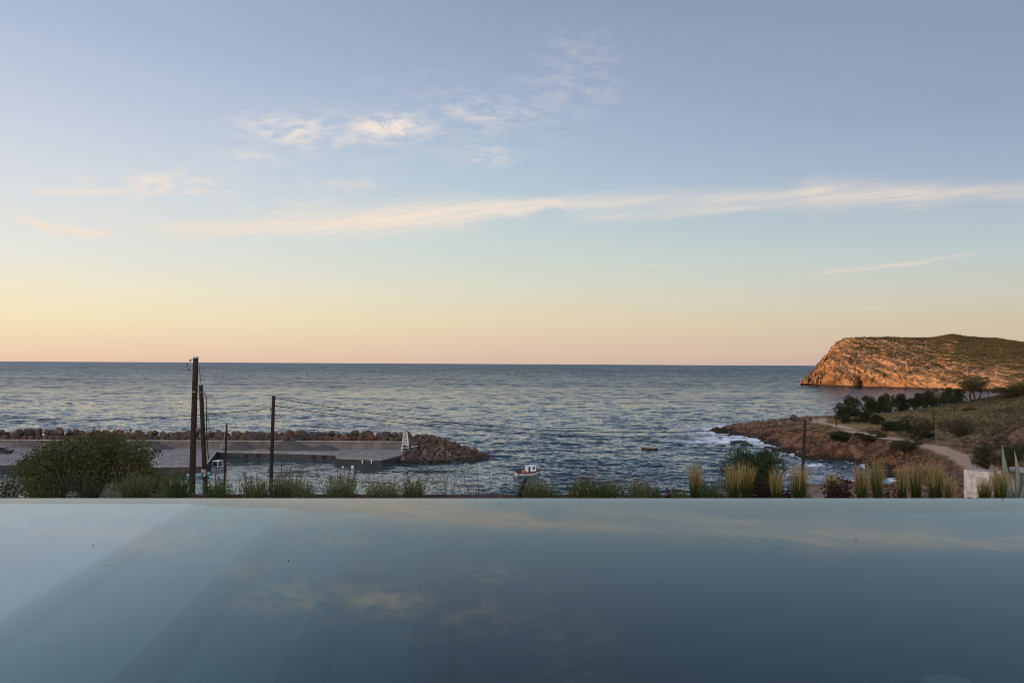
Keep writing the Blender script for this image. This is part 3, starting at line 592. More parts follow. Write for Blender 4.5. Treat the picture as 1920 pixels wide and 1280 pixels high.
for row, (oy, z, r0, lb) in enumerate([(3.0, 3.35, 1.35, 'brown quarried boulder in the front row right behind the harbour wall'), (5.2, 4.3, 1.35, 'brown quarried boulder topping the long breakwater ridge'), (7.8, 2.6, 1.2, 'brown quarried boulder on the seaward slope of the long breakwater')]):
    x = xa
    while x < xb:
        r = r0 * rb.uniform(.68, 1.3); boulder(x, wy(x) + oy + rb.uniform(-.5, .5), z + rb.uniform(-.3, .35), r, lb, 'boulders of the long breakwater ridge'); x += r * (1.32 if row < 2 else 2.2)
# the mound at the head of the breakwater
P_ = lambda px, py, z=0: at_z(px, py, z)
hx0, hx1 = P_(752, 868).x, P_(917, 858).x
def mound_z(x, y):
    u = (x - hx0) / (hx1 - hx0); yc = 187 - 7.5 * u; top_ = np.interp(u, [-.2, 0, .45, .62, .8, 1, 1.1], [3.6, 4.7, 3.3, 2.3, 1.4, .3, -1]); hw_ = np.interp(u, [-.3, 0, .4, .7, 1], [9, 16.5, 14, 9, 3.5])
    f_ = np.clip(1.12 - np.abs((y - yc) / hw_) ** 1.35, -1, 1); return np.where(f_ > 0, top_ * f_, -np.abs(top_ * f_) - .3)
mg = np.meshgrid(np.linspace(hx0 - 4, hx1 + 4, 90), np.linspace(165, 206, 110)); mz = mound_z(*mg) - .75 + fbm(np.stack([mg[0], mg[1], 0 * mg[0]], -1).reshape(-1, 3) / 1.6, 4, 8, .6, True).reshape(mg[0].shape) * .5
# flat core keeps clear of the quay
mz = np.where((mg[0] < hx0 + 3.5) & (mg[1] > 175), np.minimum(mz, 1.3), mz)
link('rubble', mesh_np('rubble', np.stack([mg[0], mg[1], np.maximum(mz, -2)], -1).reshape(-1, 3), grid_faces(*mg[0].shape)), mat('rubble_rock', (.09, .06, .045), .95, .4, 1.5, (.05, .04, .035), bump=.2, bscale=3, coord='geo'), kind='stuff', label='small dark stones filling the breakwater mound', cat='stones')
cr = np.meshgrid(np.linspace(xa - 20, xb + 2, 240), np.linspace(1.1, 16, 30)); cz = np.interp(cr[1], [1.1, 2, 5.5, 9, 14, 16], [2.2, 3.2, 4.1, 2.2, -.6, -2]) - .4 + fbm(np.stack([cr[0], cr[1], 0 * cr[0]], -1).reshape(-1, 3) / 1.7, 4, 18, .6, True).reshape(cr[0].shape) * .55
link('rubble', mesh_np('rubble_long', np.stack([cr[0], cr[1] + wy(cr[0]), cz], -1).reshape(-1, 3), grid_faces(*cr[0].shape)), bpy.data.materials['rubble_rock'], kind='stuff', label='small dark stones between the boulders behind the harbour wall', cat='stones')
cnt = 0; tries = 0; placed = []
while cnt < 120 and tries < 6000:
    tries += 1; u = rb.random() ** 1.15; x = hx0 + u * (hx1 - hx0) * 1.0; y = rb.uniform(168, 190)
    z = float(mound_z(x, y))
    if z < .05 or (u < .12 and y < 176.5 and y > 171 and z < 1.2): continue
    r = rb.uniform(.5, .85) if (y < 178 and u < .55) else rb.uniform(.75, 1.25)
    if x - r * .7 < P_(772, 845, QZ).x and y > qp[1].y - 5: continue
    if any((x - a) ** 2 + (y - b) ** 2 < ((r + c) * .72) ** 2 for a, b, c in placed): continue
    placed.append((x, y, r)); cnt += 1; pale = y < 178 and u < .6
    boulder(x, y, z - .2, r, 'pale grey brown stone low on the harbour side of the breakwater mound' if pale else 'dark reddish boulder in the mound ending the breakwater beyond the light tower', 'stones of the breakwater mound', ROCKS2 if pale else ROCKS)
M_SEAROCK = mat('wet_rock', (.035, .024, .02), .55, .4, .8, (.02, .015, .014), bump=.2, bscale=2, coord='geo')
for px, py, r, fl, lb in [(925, 855.5, 1.2, .35, 'small dark rock awash just off the breakwater tip'), (1368, 805.5, 3.6, .45, 'flat dark rock awash off the very tip of the rocky point'), (1350, 822, 1.6, .5, 'small dark rock in the white surf below the point'), (1385, 832, 3.4, .33, 'longest low dark rock in the surf beside the point'), (1402, 835, 2.4, .3, 'low dark rock at the shore end of the longest surf rock'), (1442, 839, 1.5, .4, 'small dark rock close in to the rocky point'), (1352, 836, 1.6, .25, 'barely showing wet rock at the seaward end of the surf')]:
    c = at_z(px, py, 0); o = link('sea_rock', rock_mesh(px), M_SEAROCK, label=lb, cat='rock', group='rocks awash in the surf'); o.location = (c.x, c.y, .05); o.scale = (r, r * 1.3, r * fl); o.rotation_euler.z = rb.uniform(-.3, .3)
# shore boulders on the near side of the rocky point and along the bank
for i, (px, py, r) in enumerate([(1488, 786, 1.6), (1497, 789, 1.3), (1478, 790, 1.2), (1508, 786, .9), (1520, 785, .8), (1466, 792, .8), (1447, 796, .7), (1532, 784, .7), (1435, 799, .8)]):
    p = ground_at(px, py + 3); boulder(p.x, p.y, p.z + r * .25, r, ['tall leaning grey boulder on the crest of the rocky point', 'brown boulder leaning on the tallest boulder of the point', 'brown boulder left of the tallest boulder of the point', 'brown stone right of the two big boulders on the point', 'small stone at the start of the dirt road bend', 'small stone partway down the crest of the point', 'small stone further down the crest towards the tip', 'small stone where the dirt road meets the sea edge', 'last small stone on the crest before the tip'][i], 'boulders on the crest of the rocky point', ROCKS2)

# light tower on the quay end
M_WHITE = mat('white_paint', (.60, .62, .62), .5, .08, 3); M_GREYM = mat('galvanised_steel', (.32, .33, .34), .45, .1, 4, metal=.6)
p = at_z(757, 846, QZ); lt = empty('light_tower', (p.x + .35, p.y, QZ), label='white lattice light tower on the quay end beside the boulders', cat='light tower')
hT = 4.3; cs = [(-1, -1), (1, -1), (1, 1), (-1, 1)]
for a_, b_ in cs: MB().tube([(a_ * .85, b_ * .85, 0), (a_ * .38, b_ * .38, hT)], .065, 6).build('leg', M_WHITE, lt)
for k in range(5):
    z0, z1 = hT * (.2 + .16 * k), hT * (.2 + .16 * (k + 1)); br = MB()
    for i in range(4):
        (a0, b0), (a1, b1) = cs[i], cs[(i + 1) % 4]; s0_, s1_ = .85 - .47 * z0 / hT, .85 - .47 * z1 / hT
        br.tube([(a0 * s0_, b0 * s0_, z0), (a1 * s0_, b1 * s0_, z0)], .04, 4)
        if k > 0: br.tube([(a0 * s0_, b0 * s0_, z0), (a1 * s1_, b1 * s1_, z1)], .03, 4).tube([(a1 * s0_, b1 * s0_, z0), (a0 * s1_, b0 * s1_, z1)], .03, 4)
    br.build('brace', M_WHITE, lt)
MB().box((0, 0, hT + .04), (1.0, 1.0, .08)).build('platform', M_WHITE, lt)
MB().tube([(0, 0, hT + .08), (0, 0, hT + .45), (0, 0, hT + .46), (0, 0, hT + .62)], [.14, .14, .2, .05], 10).build('lantern', mat('green_lantern', (.12, .22, .17), .3), lt)
p = at_z(777, 849, QZ); cb = empty('equipment_box', (p.x, p.y, QZ - .1), .1, label='dark green box with a slanting pale lid beside the light tower', cat='box')
MB().box((0, 0, .75), (1.3, 1.0, 1.5), bev=.04).build('body', mat('green_metal', (.03, .045, .04), .5), cb); MB().box((.05, 0, 1.6), (1.6, 1.2, .08), ry=-.16).build('lid', mat('pale_board', (.4, .4, .38), .7), cb)

# ------------------------------------------------------------------ boats
def hull_rings(L, B, D, sheer=.25, stern=.75):
    rings = []
    for i in range(13):
        t = i / 12; x = -L / 2 + L * t; w = B / 2 * (stern + (1 - stern) * math.sin(min(t / .45, 1) * math.pi / 2)) * (1 - max(0, (t - .5) / .5) ** 2.3 * .97)
        s_ = sheer * ((t - .35) / .65) ** 2 if t > .35 else sheer * .25 * ((.35 - t) / .35) ** 2
        zb = -D * .5 + max(0, (t - .72) / .28) ** 2 * D * .5; pr = []
        for k in range(9):
            q = (k - 4) / 4; pr.append((x + (.25 * max(0, t - .8) * 5 * (1 - abs(q)) * -1), w * math.copysign(abs(q) ** .55, q), zb + (D * .5 + s_ - zb) * abs(q) ** 2.2))
        rings.append(pr)
    return rings
def make_boat(name, loc, rz, L, B, D, cols, label, cat, group=None, cabin=None, mast=0, extras=()):
    """cols: hull, stripe, inside"""
    e = empty(name, loc, rz, label=label, cat=cat, group=group); R_ = hull_rings(L, B, D); m = lambda c, n: mat(n, c, .45, .12, 2)
    mh, ms, mi = m(cols[0], 'boat_hull_paint'), m(cols[1], 'boat_stripe_paint'), m(cols[2], 'boat_deck_wood')
    MB().loft(R_, caps=True).build('hull', mh, e, True)
    st = MB()
    for sgn in (0, -1):
        o_ = [[(r[sgn][0], r[sgn][1] * 1.03, r[sgn][2] - .20), (r[sgn][0], r[sgn][1] * 1.05 + (.03 if sgn else -.03), r[sgn][2] - .0), (r[sgn][0], r[sgn][1] * .97, r[sgn][2] + .04), (r[sgn][0], r[sgn][1] * .9, r[sgn][2] - .02)] for r in R_]
        st.loft(o_, closed=True)
    st.build('gunwale', ms, e)
    dz = [(r[0][0], r[0][1] * .93, min(r[0][2], r[-1][2]) - .28 * (1 if i < 8 else .3)) for i, r in enumerate(R_)]; V = dz + [(x, -y, z) for x, y, z in dz]; n_ = len(dz)
    MB().add(V, [(i, i + 1, n_ + i + 1, n_ + i) for i in range(n_ - 1)]).build('deck', mi, e)
    if cabin:
        cx, cl, cw, ch, cc = cabin; z0 = D * .35; cb_ = MB().box((cx, 0, z0 + ch / 2), (cl, cw, ch), bev=.08).build('cabin', m(cc, 'cabin_paint'), e)
        MB().box((cx + .05, 0, z0 + ch + .05), (cl + .35, cw + .25, .08), bev=.02).build('cabin_roof', m(cc, 'cabin_roof_paint'), e)
        mw = mat('dark_glass', (.01, .012, .015), .1, 0, 1, spec=.6)
        for s_ in (-1, 1):
            MB().box((cx - cl * .3, s_ * (cw / 2 + .005), z0 + ch * .5), (cl * .22, .03, ch * .85)).build('door', mw, cb_)
            MB().box((cx + cl * .22, s_ * (cw / 2 + .005), z0 + ch * .68), (cl * .26, .03, ch * .32)).build('window', mw, cb_)
        MB().box((cx + cl / 2 + .005, 0, z0 + ch * .7), (.03, cw * .7, ch * .32)).build('window', mw, cb_)
    if mast: MB().tube([(L * .05, 0, D * .3), (L * .05, 0, D * .5 + mast)], [.07, .05], 6).tube([(L * .05, 0, D * .5 + mast * .75), (-L * .4, 0, D * .5 + mast * .35)], .035, 4).build('mast', m(cols[2] if cols[0][0] < .3 else (.5, .5, .5), 'mast_wood'), e)
    for (nm, fn) in extras: fn(e)
    return e
def ex_fish(e):
    MB().tube([(-2.0, -.45, .75), (-2.0, .45, .75)], .42, 12).build('net_drum', mat('net_drum_paint', (.05, .03, .035), .8), e, True)
    V, Fc = IV.copy(), IF; V = V * (1 + .15 * gnoise(V * 3, 5))[:, None] * (.75, .6, .32) + (-1.15, -.1, .55); link('fishing_net', mesh_np('net', V, Fc, True), mat('ochre_net', (.30, .19, .06), .95, .4, 6), e)
    MB().box((-2.62, 0, .45), (.35, .4, .9), bev=.05).build('outboard_motor', mat('motor_cover', (.03, .03, .035), .4), e)
    r_ = MB()
    for y in (-.5, .5): r_.tube([(1.5, y, .9), (1.5, y, 1.35), (2.45, y * .3, 1.5), (2.6, y * .25, 1.0)], .025, 5)
    r_.build('bow_rail', M_WHITE, e)
    MB().tube([(.55, 0, 1.9), (.55, 0, 2.6)], .03, 5).tube([(.95, .25, 1.9), (.95, .25, 2.3)], .03, 5).build('aerial', M_GREYM, e)
p = at_z(990, 890, 0); make_boat('fishing_boat', (p.x, p.y, .12), R(24), 5.6, 2.1, 1.15, ((.52, .50, .48), (.12, .022, .03), (.38, .25, .14)), 'small white fishing boat with a dark red stripe and cabin, alone on open water', 'fishing boat', cabin=(.55, 1.9, 1.35, 1.25, (.62, .64, .66)), extras=[('x', ex_fish)])
p = at_z(1217, 842, 0); make_boat('rowing_boat', (p.x, p.y, .1), R(183), 4.3, 1.7, 1.0, ((.085, .045, .028), (.40, .37, .33), (.13, .08, .045)), 'brown wooden boat with a pale rim and thin mast, moored off the point', 'boat', mast=3.4)
def ex_can(e):
    MB().box((-.4, 0, 1.75), (1.6, 1.5, .07), bev=.02).build('canopy', M_WHITE, e); c_ = MB()
    for x in (-1.1, .3):
        for y in (-.65, .65): c_.tube([(x, y, .5), (x, y, 1.75)], .03, 5)
    c_.build('canopy_frame', M_WHITE, e); MB().box((-2.1, 0, .55), (.3, .38, .9), bev=.05).build('outboard_motor', mat('motor_cover', (.03, .03, .035), .4), e)
p = at_z(411, 880, 0); make_boat('motor_boat', (p.x, p.y, .1), R(64), 4.4, 1.7, 1.0, ((.30, .32, .36), (.07, .08, .12), (.3, .3, .32)), 'grey motor boat with a white canopy moored in the quay corner', 'boat', 'boats moored in the harbour', extras=[('x', ex_can)])
p = at_z(372, 894, 0); make_boat('rowing_boat', (p.x, p.y, .1), R(20), 4.2, 1.6, .9, ((.10, .28, .30), (.30, .42, .42), (.12, .2, .21)), 'turquoise open boat behind the two tall poles', 'boat', 'boats moored in the harbour')
p = at_z(358, 883, 0); make_boat('rowing_boat', (p.x, p.y, .1), R(8), 3.6, 1.4, .8, ((.03, .06, .14), (.3, .3, .3), (.1, .12, .16)), 'dark blue open boat at the quay just left of the tallest pole', 'boat', 'boats moored in the harbour')
p = at_z(274, 847, QZ); make_boat('dinghy', (p.x, p.y, QZ + .42), R(-12), 3.6, 1.5, .85, ((.50, .56, .55), (.42, .50, .50), (.2, .25, .25)), 'pale dinghy hauled out on the quay beside the round bushy tree', 'boat')
p = at_z(293, 847, QZ); tr = empty('hand_cart', (p.x + .4, p.y - .3, QZ), .2, label='small dark trolley with crates next to the pale dinghy on the quay', cat='trolley')
MB().box((0, 0, .45), (1.5, .8, .12)).build('platform', mat('dark_metal', (.03, .03, .035), .6), tr); MB().box((.2, 0, .72), (.8, .6, .4), bev=.03).build('crate', mat('crate_plastic', (.06, .06, .09), .6), tr)
MB().tube([(.72, 0, .5), (1.0, 0, 1.15)], .04, 6).build('handle', bpy.data.materials['dark_metal'], tr)
for x in (-.5, .5):
    for y in (-.42, .42): MB().tube([(x, y - .04, .2), (x, y + .04, .2)], .2, 12).build('wheel', bpy.data.materials['rubber'], tr)
# parked car on the far left of the quay
p = at_z(4, 850, QZ); car = empty('parked_car', (p.x, p.y, QZ), R(4), label='dark parked car on the quay at the left edge of the photo', cat='car')
prof_ = [(-2.05, .35), (-2.08, .85), (-1.95, 1.0), (-1.35, 1.05), (-.95, 1.45), (.55, 1.47), (1.15, 1.02), (1.9, .88), (2.05, .6), (2.0, .35)]
MB().loft([[(x, -.84, z) for x, z in prof_], [(x, .84, z) for x, z in prof_]], closed=True).build('body', mat('car_paint', (.02, .022, .03), .25, 0, 1, spec=.5), car)
for s_ in (-1, 1): MB().loft([[(x, s_ * y, z) for x, z in [(-1.15, 1.08), (-.9, 1.38), (.5, 1.4), (.95, 1.07)]] for y in (.80, .85)], closed=True).build('window', mat('dark_glass', (.01, .012, .015), .1, 0, 1, spec=.6), car)
for x in (-1.3, 1.3):
    for s_ in (-1, 1): MB().tube([(x, s_ * .68, .33), (x, s_ * .88, .33)], .33, 16).build('wheel', bpy.data.materials['rubber'], car)
# buoys and bollards
for px, py, r, lb, c in [(527, 859, .28, 'white mooring buoy on the harbour water close to the pole with two wires', (.7, .7, .66)), (629, 864, .26, 'white mooring buoy beside the jutting corner of the quay', (.7, .7, .66)), (661, 876, .34, 'white and pink float on the water before the jutting quay', (.62, .55, .56)), (643, 876, .22, 'smaller float left of the white and pink one', (.6, .55, .55))]:
    p = at_z(px, py, 0); e = empty('mooring_buoy', (p.x, p.y, .05), label=lb, cat='buoy', group='mooring buoys in the harbour')
    link('float', mesh_np('float', IV * r, IF, True), mat('buoy_plastic', c, .4, .1), e); MB().tube([(0, 0, r * .9), (0, 0, r * 1.35)], .05, 6).build('eye', M_GREYM, e)
for px, lb in [(680, 'white mooring post hanging on the quay face, left one of the pair'), (697, 'white mooring post hanging on the quay face, right one of the pair')]:
    p = at_z(px, 860.8, QZ); MB().tube([(0, 0, -.55), (0, 0, .1), (0, 0, .11), (0, 0, .18)], [.1, .1, .16, .12], 8).build('mooring_post', M_WHITE, None, label=lb, cat='mooring post', group='white mooring posts').location = (p.x, p.y - .42, QZ - .25)

# ------------------------------------------------------------------ poles and wires
M_POLE = mat('creosoted_wood', (.024, .014, .010), .85, .35, 6, (.012, .008, .006), bump=.01, bscale=25); M_INS = mat('insulator_glass', (.03, .03, .03), .3); M_WIRE = mat('cable_rubber', (.012, .012, .013), .6)
def pole(px0, py0, px1, py1, Y, dia, label, ins=()):
    a = at_y(px0, py0, Y); b = at_y(px1, py1, Y); d = (a - b).normalized(); gz_ = float(land_h(b.x, b.y)[0]); k = (b.z - gz_ + .5) / d.z; foot = b - d * k
    e = empty('telegraph_pole', foot, label=label, cat='pole', group='wooden telegraph poles'); t_ = a - foot
    q = t_.to_track_quat('Z', 'Y'); H_ = t_.length
    MB().tube([tuple(t_ * f) for f in (0, .3, .6, .9, 1)], [dia * .62, dia * .58, dia * .54, dia * .5, dia * .49], 12).build('shaft', M_POLE, e, True)
    return e, foot, t_
pA, fA, tA = pole(367, 671, 360, 915, 40, .27, 'tallest wooden pole, rising just above the horizon left of its shorter neighbour')
MB().tube([tuple(tA), tuple(tA * 1.01)], [.15, .13], 12).build('metal_cap', mat('weathered_zinc', (.45, .42, .42), .6), pA)
for dz, dx in ((-.12, -.28), (-.35, -.42), (-.62, -.32)):
    c_ = MB().tube([tuple(tA + Vector((-.08, 0, dz + .1))), tuple(tA + Vector((dx, 0, dz)))], .02, 5).build('bracket', M_GREYM, pA); MB().tube([tuple(tA + Vector((dx, 0, dz - .05))), tuple(tA + Vector((dx, 0, dz + .06)))], [.06, .04], 8).build('insulator', M_INS, c_)
pB, fB, tB = pole(376.5, 722, 385, 905, 46, .24, 'shorter wooden pole leaning right beside the tallest one, carrying a small box')
bx = at_y(382.5, 886, 45.8) - fB; bxo = MB().box(tuple(bx + Vector((0, -.06, 0))), (.26, .2, .42), bev=.02).build('meter_box', mat('box_grey', (.25, .24, .22), .6), pB)
pC, fC, tC = pole(425, 795, 421, 905, 74, .19, 'shortest wooden pole, thin, standing before the quay corner')
pD, fD, tD = pole(513, 742, 508, 910, 52, .225, 'straight dark pole from whose top two wires run to the right')
pE, fE, tE = pole(1510, 787, 1506, 862, 62, .22, 'dark pole in front of the rocky point, where wires cross')
topD = fD + tD; topE = fE + tE
for (e, f, tp, lst) in ((pD, fD, tD, [(.12, -.18), (-.15, -.85), (-.15, -.98), (.12, -.7)]), (pE, fE, tE, [(-.13, -.35), (.13, -.35), (-.13, -.82), (.13, -.82)])):
    for dx, dz in lst: MB().tube([tuple(tp + Vector((dx * .6, 0, dz))), tuple(tp + Vector((dx * 1.6, 0, dz + .03)))], [.035, .05], 8).build('insulator', M_INS, e)
def wire(pts, rad, label, name='power_line', group='overhead wires', mt=None):
    MB().tube(pts, rad, 5).build(name, mt or M_WIRE, None, label=label, cat='wire', group=group)
def sagline(a, b, sag, n=28): return [tuple(a.lerp(b, i / n) - Vector((0, 0, 4 * sag * (i / n) * (1 - i / n)))) for i in range(n + 1)]
wire(sagline(topD + Vector((.19, 0, -.15)), topE + Vector((-.2, 0, -.32)), 1.35), .024, 'upper of the two wires sagging from the straight dark pole to the right')
wire(sagline(topD + Vector((.19, 0, -.67)), topE + Vector((-.2, 0, -.79)), 1.2), .024, 'lower of the two wires sagging from the straight dark pole to the right')
wire(sagline(topE + Vector((.2, 0, -.32)), at_y(2500, 812, 70), 1.55), .024, 'upper wire running right over the dirt road towards the white block')
wire(sagline(topE + Vector((.2, 0, -.79)), at_y(2500, 822, 70), 1.5), .024, 'lower wire running right over the dirt road towards the white block')
wire(sagline(at_y(-500, 700, 60), topD + Vector((-.22, 0, -.83)), 1.9), .024, 'single wire crossing the water behind the tall poles at the left')
wire([tuple(at_y(*q)) for q in [(356, 734, 39.8), (367, 734.5, 39.75), (378, 735, 45), (386, 735.5, 45.8)]], .02, 'pale strap tying the two tall poles together', 'strap', None, mat('pale_cord', (.35, .3, .26), .8))
wire([tuple(at_y(*q)) for q in [(382, 735, 45.8), (386, 741, 45.8), (388, 760, 45.8), (387, 800, 45.8), (389, 835, 45.8), (391, 860, 45.8)]], .028, 'thick dark cable hanging down beside the leaning pole', 'cable', None)
wire([tuple(at_y(*q)) for q in [(379, 738, 45.8), (384, 760, 45.8), (390, 785, 45.8), (394, 810, 45.8), (401, 832, 46)]], .014, 'thin wire slanting down right from the leaning pole', 'guy_wire', None)
wire([tuple(at_y(*q)) for q in [(373, 688, 40), (376, 708, 41), (377, 721, 46)]], .012, 'thin wire between the tops of the two tall poles', 'guy_wire', None)
wire([tuple(at_y(*q)) for q in [(424, 800, 74), (421, 820, 74), (416, 835, 74), (411, 846, 74)]], .03, 'pale rope hanging from the shortest pole', 'rope', None, bpy.data.materials['pale_cord'])
for px, py0, py1, w_, lb in [(1607, 733, 762, .15, 'thin distant pole rising out of the trees by the road bend'), (1750, 767, 823, .17, 'thin wooden pole standing right of the roadside tree'), (1853, 729, 750, .2, 'distant pole just right of the flat topped tree'), (1894, 762, 782, .12, 'short distant pole on the scrubby hillside')][:3]:
    g = ground_at(px, py1 if px != 1607 else 772); a = at_y(px, py0, g.y); e = empty('utility_pole', (g.x, g.y, g.z - .3), label=lb, cat='pole', group='distant utility poles')
    MB().tube([(0, 0, 0), (a.x - g.x, 0, a.z - g.z + .3)], [w_ * .55, w_ * .42], 8).build('shaft', M_POLE, e); MB().tube([(a.x - g.x, -.12, a.z - g.z + .1), (a.x - g.x, .12, a.z - g.z + .1)], .05, 6).build('insulator', M_INS, e)
g = ground_at(1788, 773); MB().tube([(0, 0, -.2), (.25, 0, .9), (.35, 0, 1.9)], [.16, .15, .13], 7).build('fence_post', M_POLE, None, label='stubby leaning wooden post alone in the dry grass', cat='post').location = g
# ------------------------------------------------------------------ foliage builders
def leaf_quads(Cn, size, r, up=.3, aspect=.45):
    """one pointed leaf (rhombus) at every centre"""
    n = len(Cn); d = r.normal(size=(n, 3)); d[:, 2] += up; d /= np.linalg.norm(d, axis=1)[:, None]
    s = r.normal(size=(n, 3)); s -= (s * d).sum(1)[:, None] * d; s /= np.linalg.norm(s, axis=1)[:, None]
    L = size * r.uniform(.6, 1.3, n)[:, None]; V = np.stack([Cn - d * L / 2, Cn + s * L * aspect / 2, Cn + d * L / 2, Cn - s * L * aspect / 2], 1).reshape(-1, 3)
    return V, np.arange(4 * n).reshape(n, 4)
def crown_points(n, rx, ry, rz, lobes, r, seed, gap=-.12, shell=.5, lobe_r=.42):
    """points through a lumpy crown: lobes set inside an ellipsoid, gaps cut by noise"""
    c = r.normal(size=(lobes, 3)); c /= np.linalg.norm(c, axis=1)[:, None]; c *= (r.uniform(.25, .72, lobes) ** .6)[:, None]; rad = r.uniform(.65, 1.2, lobes) * lobe_r
    k = r.integers(0, lobes, n * 2); d = r.normal(size=(n * 2, 3)); d /= np.linalg.norm(d, axis=1)[:, None]
    p = c[k] + d * (rad[k] * (shell + (1 - shell) * r.random(n * 2) ** .7) * (1 + .35 * gnoise(d * 2.2 + k[:, None] * 3.7, seed)))[:, None]
    keep = gnoise(p * 3.3 + seed, seed + 5) + .6 * gnoise(p * 7, seed + 6) > gap; p = p[keep & (p[:, 2] > -1)][:n]
    return p * (rx, ry, rz), c * (rx, ry, rz)
def tree(name, base, w, h, mat_, label, group=None, n=3500, leaf=.35, trunk_h=.25, lobes=14, seed=1, flat=1.0, cat='tree', depth=.8, trunks=1, lean=0, gap=-.12):
    r = np.random.default_rng(seed); e = empty(name, base, 0, label=label, cat=cat, group=group); th = h * trunk_h; rz = (h - th) / 2 * 1.02
    P, cn = crown_points(n, w / 2, w / 2 * depth, rz, lobes, r, seed, gap); P[:, 2] += th + rz; cn[:, 2] += th + rz
    P = P[P[:, 2] > .02 * h]; V, Fc = leaf_quads(P, leaf, r)
    link('crown', mesh_np('crown', V, Fc), mat_, e)
    tb = MB(); rr = random.Random(seed); rd = .028 * w + .05
    for k in range(trunks):
        ox = (k - (trunks - 1) / 2) * .22 * w; st = (ox * .45, 0, -.3); mid = (ox * .8 + lean * .3, rr.uniform(-.1, .1) * w, th * 1.0 + .05); tb.tube([st, ((st[0] + mid[0]) / 2 + rr.uniform(-.03, .03) * w, 0, mid[2] * .5), mid], [rd, rd * .8, rd * .65], 7)
        for c in cn[k::trunks][:8]: tb.tube([mid, ((mid[0] + c[0]) / 2, (mid[1] + c[1]) / 2, (mid[2] * 1.1 + c[2]) / 2.05), tuple(c)], [rd * .55, rd * .32, rd * .12], 5)
    tb.build('trunk', M_BARK, e, True); return e
M_BARK = mat('bark', (.06, .042, .03), .9, .3, 5, bump=.02, bscale=20)
L_OLIVE = leaf_mat('tamarisk_leaves', (.050, .058, .016), (.105, .110, .034)); L_DARK = leaf_mat('mastic_leaves', (.022, .027, .011), (.052, .056, .021)); L_SCRUB = leaf_mat('scrub_leaves', (.05, .046, .020), (.10, .085, .036)); L_DK2 = leaf_mat('carob_leaves', (.018, .025, .010), (.048, .058, .022))
# big round bush at the left, on the slope below the garden
g = Vector((at_y(165, 900, 45).x, 45, 0)); g.z = float(land_h(g.x, g.y)[0]); ztop = at_y(165, 800, 45).z
tree('tamarisk_tree', (g.x, g.y, g.z), 8.9, ztop - g.z + .1, L_OLIVE, 'big dense dark green tree at the left, hiding part of the quay', None, 42000, .15, .16, 34, 11, depth=.7, gap=-.35, trunks=3)
g2 = Vector((at_y(262, 900, 42).x, 42, 0)); g2.z = float(land_h(g2.x, g2.y)[0])
tree('tamarisk_bush', (g2.x, g2.y, g2.z), 3.0, at_y(262, 868, 42).z - g2.z, L_OLIVE, 'lower dark bush joined to the right foot of the big dense tree', None, 6000, .15, .1, 14, 12, cat='bush', gap=-.3)
g2 = Vector((at_y(62, 900, 41).x, 41, 0)); g2.z = float(land_h(g2.x, g2.y)[0])
tree('tamarisk_bush', (g2.x, g2.y, g2.z), 2.2, at_y(62, 868, 41).z - g2.z, L_OLIVE, 'lower dark bush joined to the left foot of the big dense tree', None, 3500, .15, .1, 12, 13, cat='bush', gap=-.2)
# bushes and trees on the point: px left, right, top, base
def shrub_px(x0, x1, top, basepx, lb, name='coastal_bush', cat='bush', m_=None, seed=1, **k_):
    cx = (x0 + x1) / 2; g = ground_at(cx, basepx)
    if g.z < 1.0 or g.y > 395:      # the ray passes over the crest: stand the plant on the crest itself
        d = ray(cx, 680); Y = np.linspace(150, 400, 1200); zz = land_h(d.x / d.y * Y, Y); k = int(np.argmax((zz - CAMH) / Y)); g = Vector((d.x / d.y * Y[k], Y[k], zz[k]))
    s_ = g.y / F; h = at_y(cx, top, g.y).z - g.z + .15
    kw = dict(n=5200, leaf=.32 * g.y / 200, trunk_h=.02, lobes=13, seed=seed, depth=.75, gap=-.32); kw.update(k_)
    return tree(name, (g.x, g.y, g.z - .15), (x1 - x0) * s_ * 1.45, h * 1.16, m_ or L_DARK, lb, None, cat=cat, **kw)
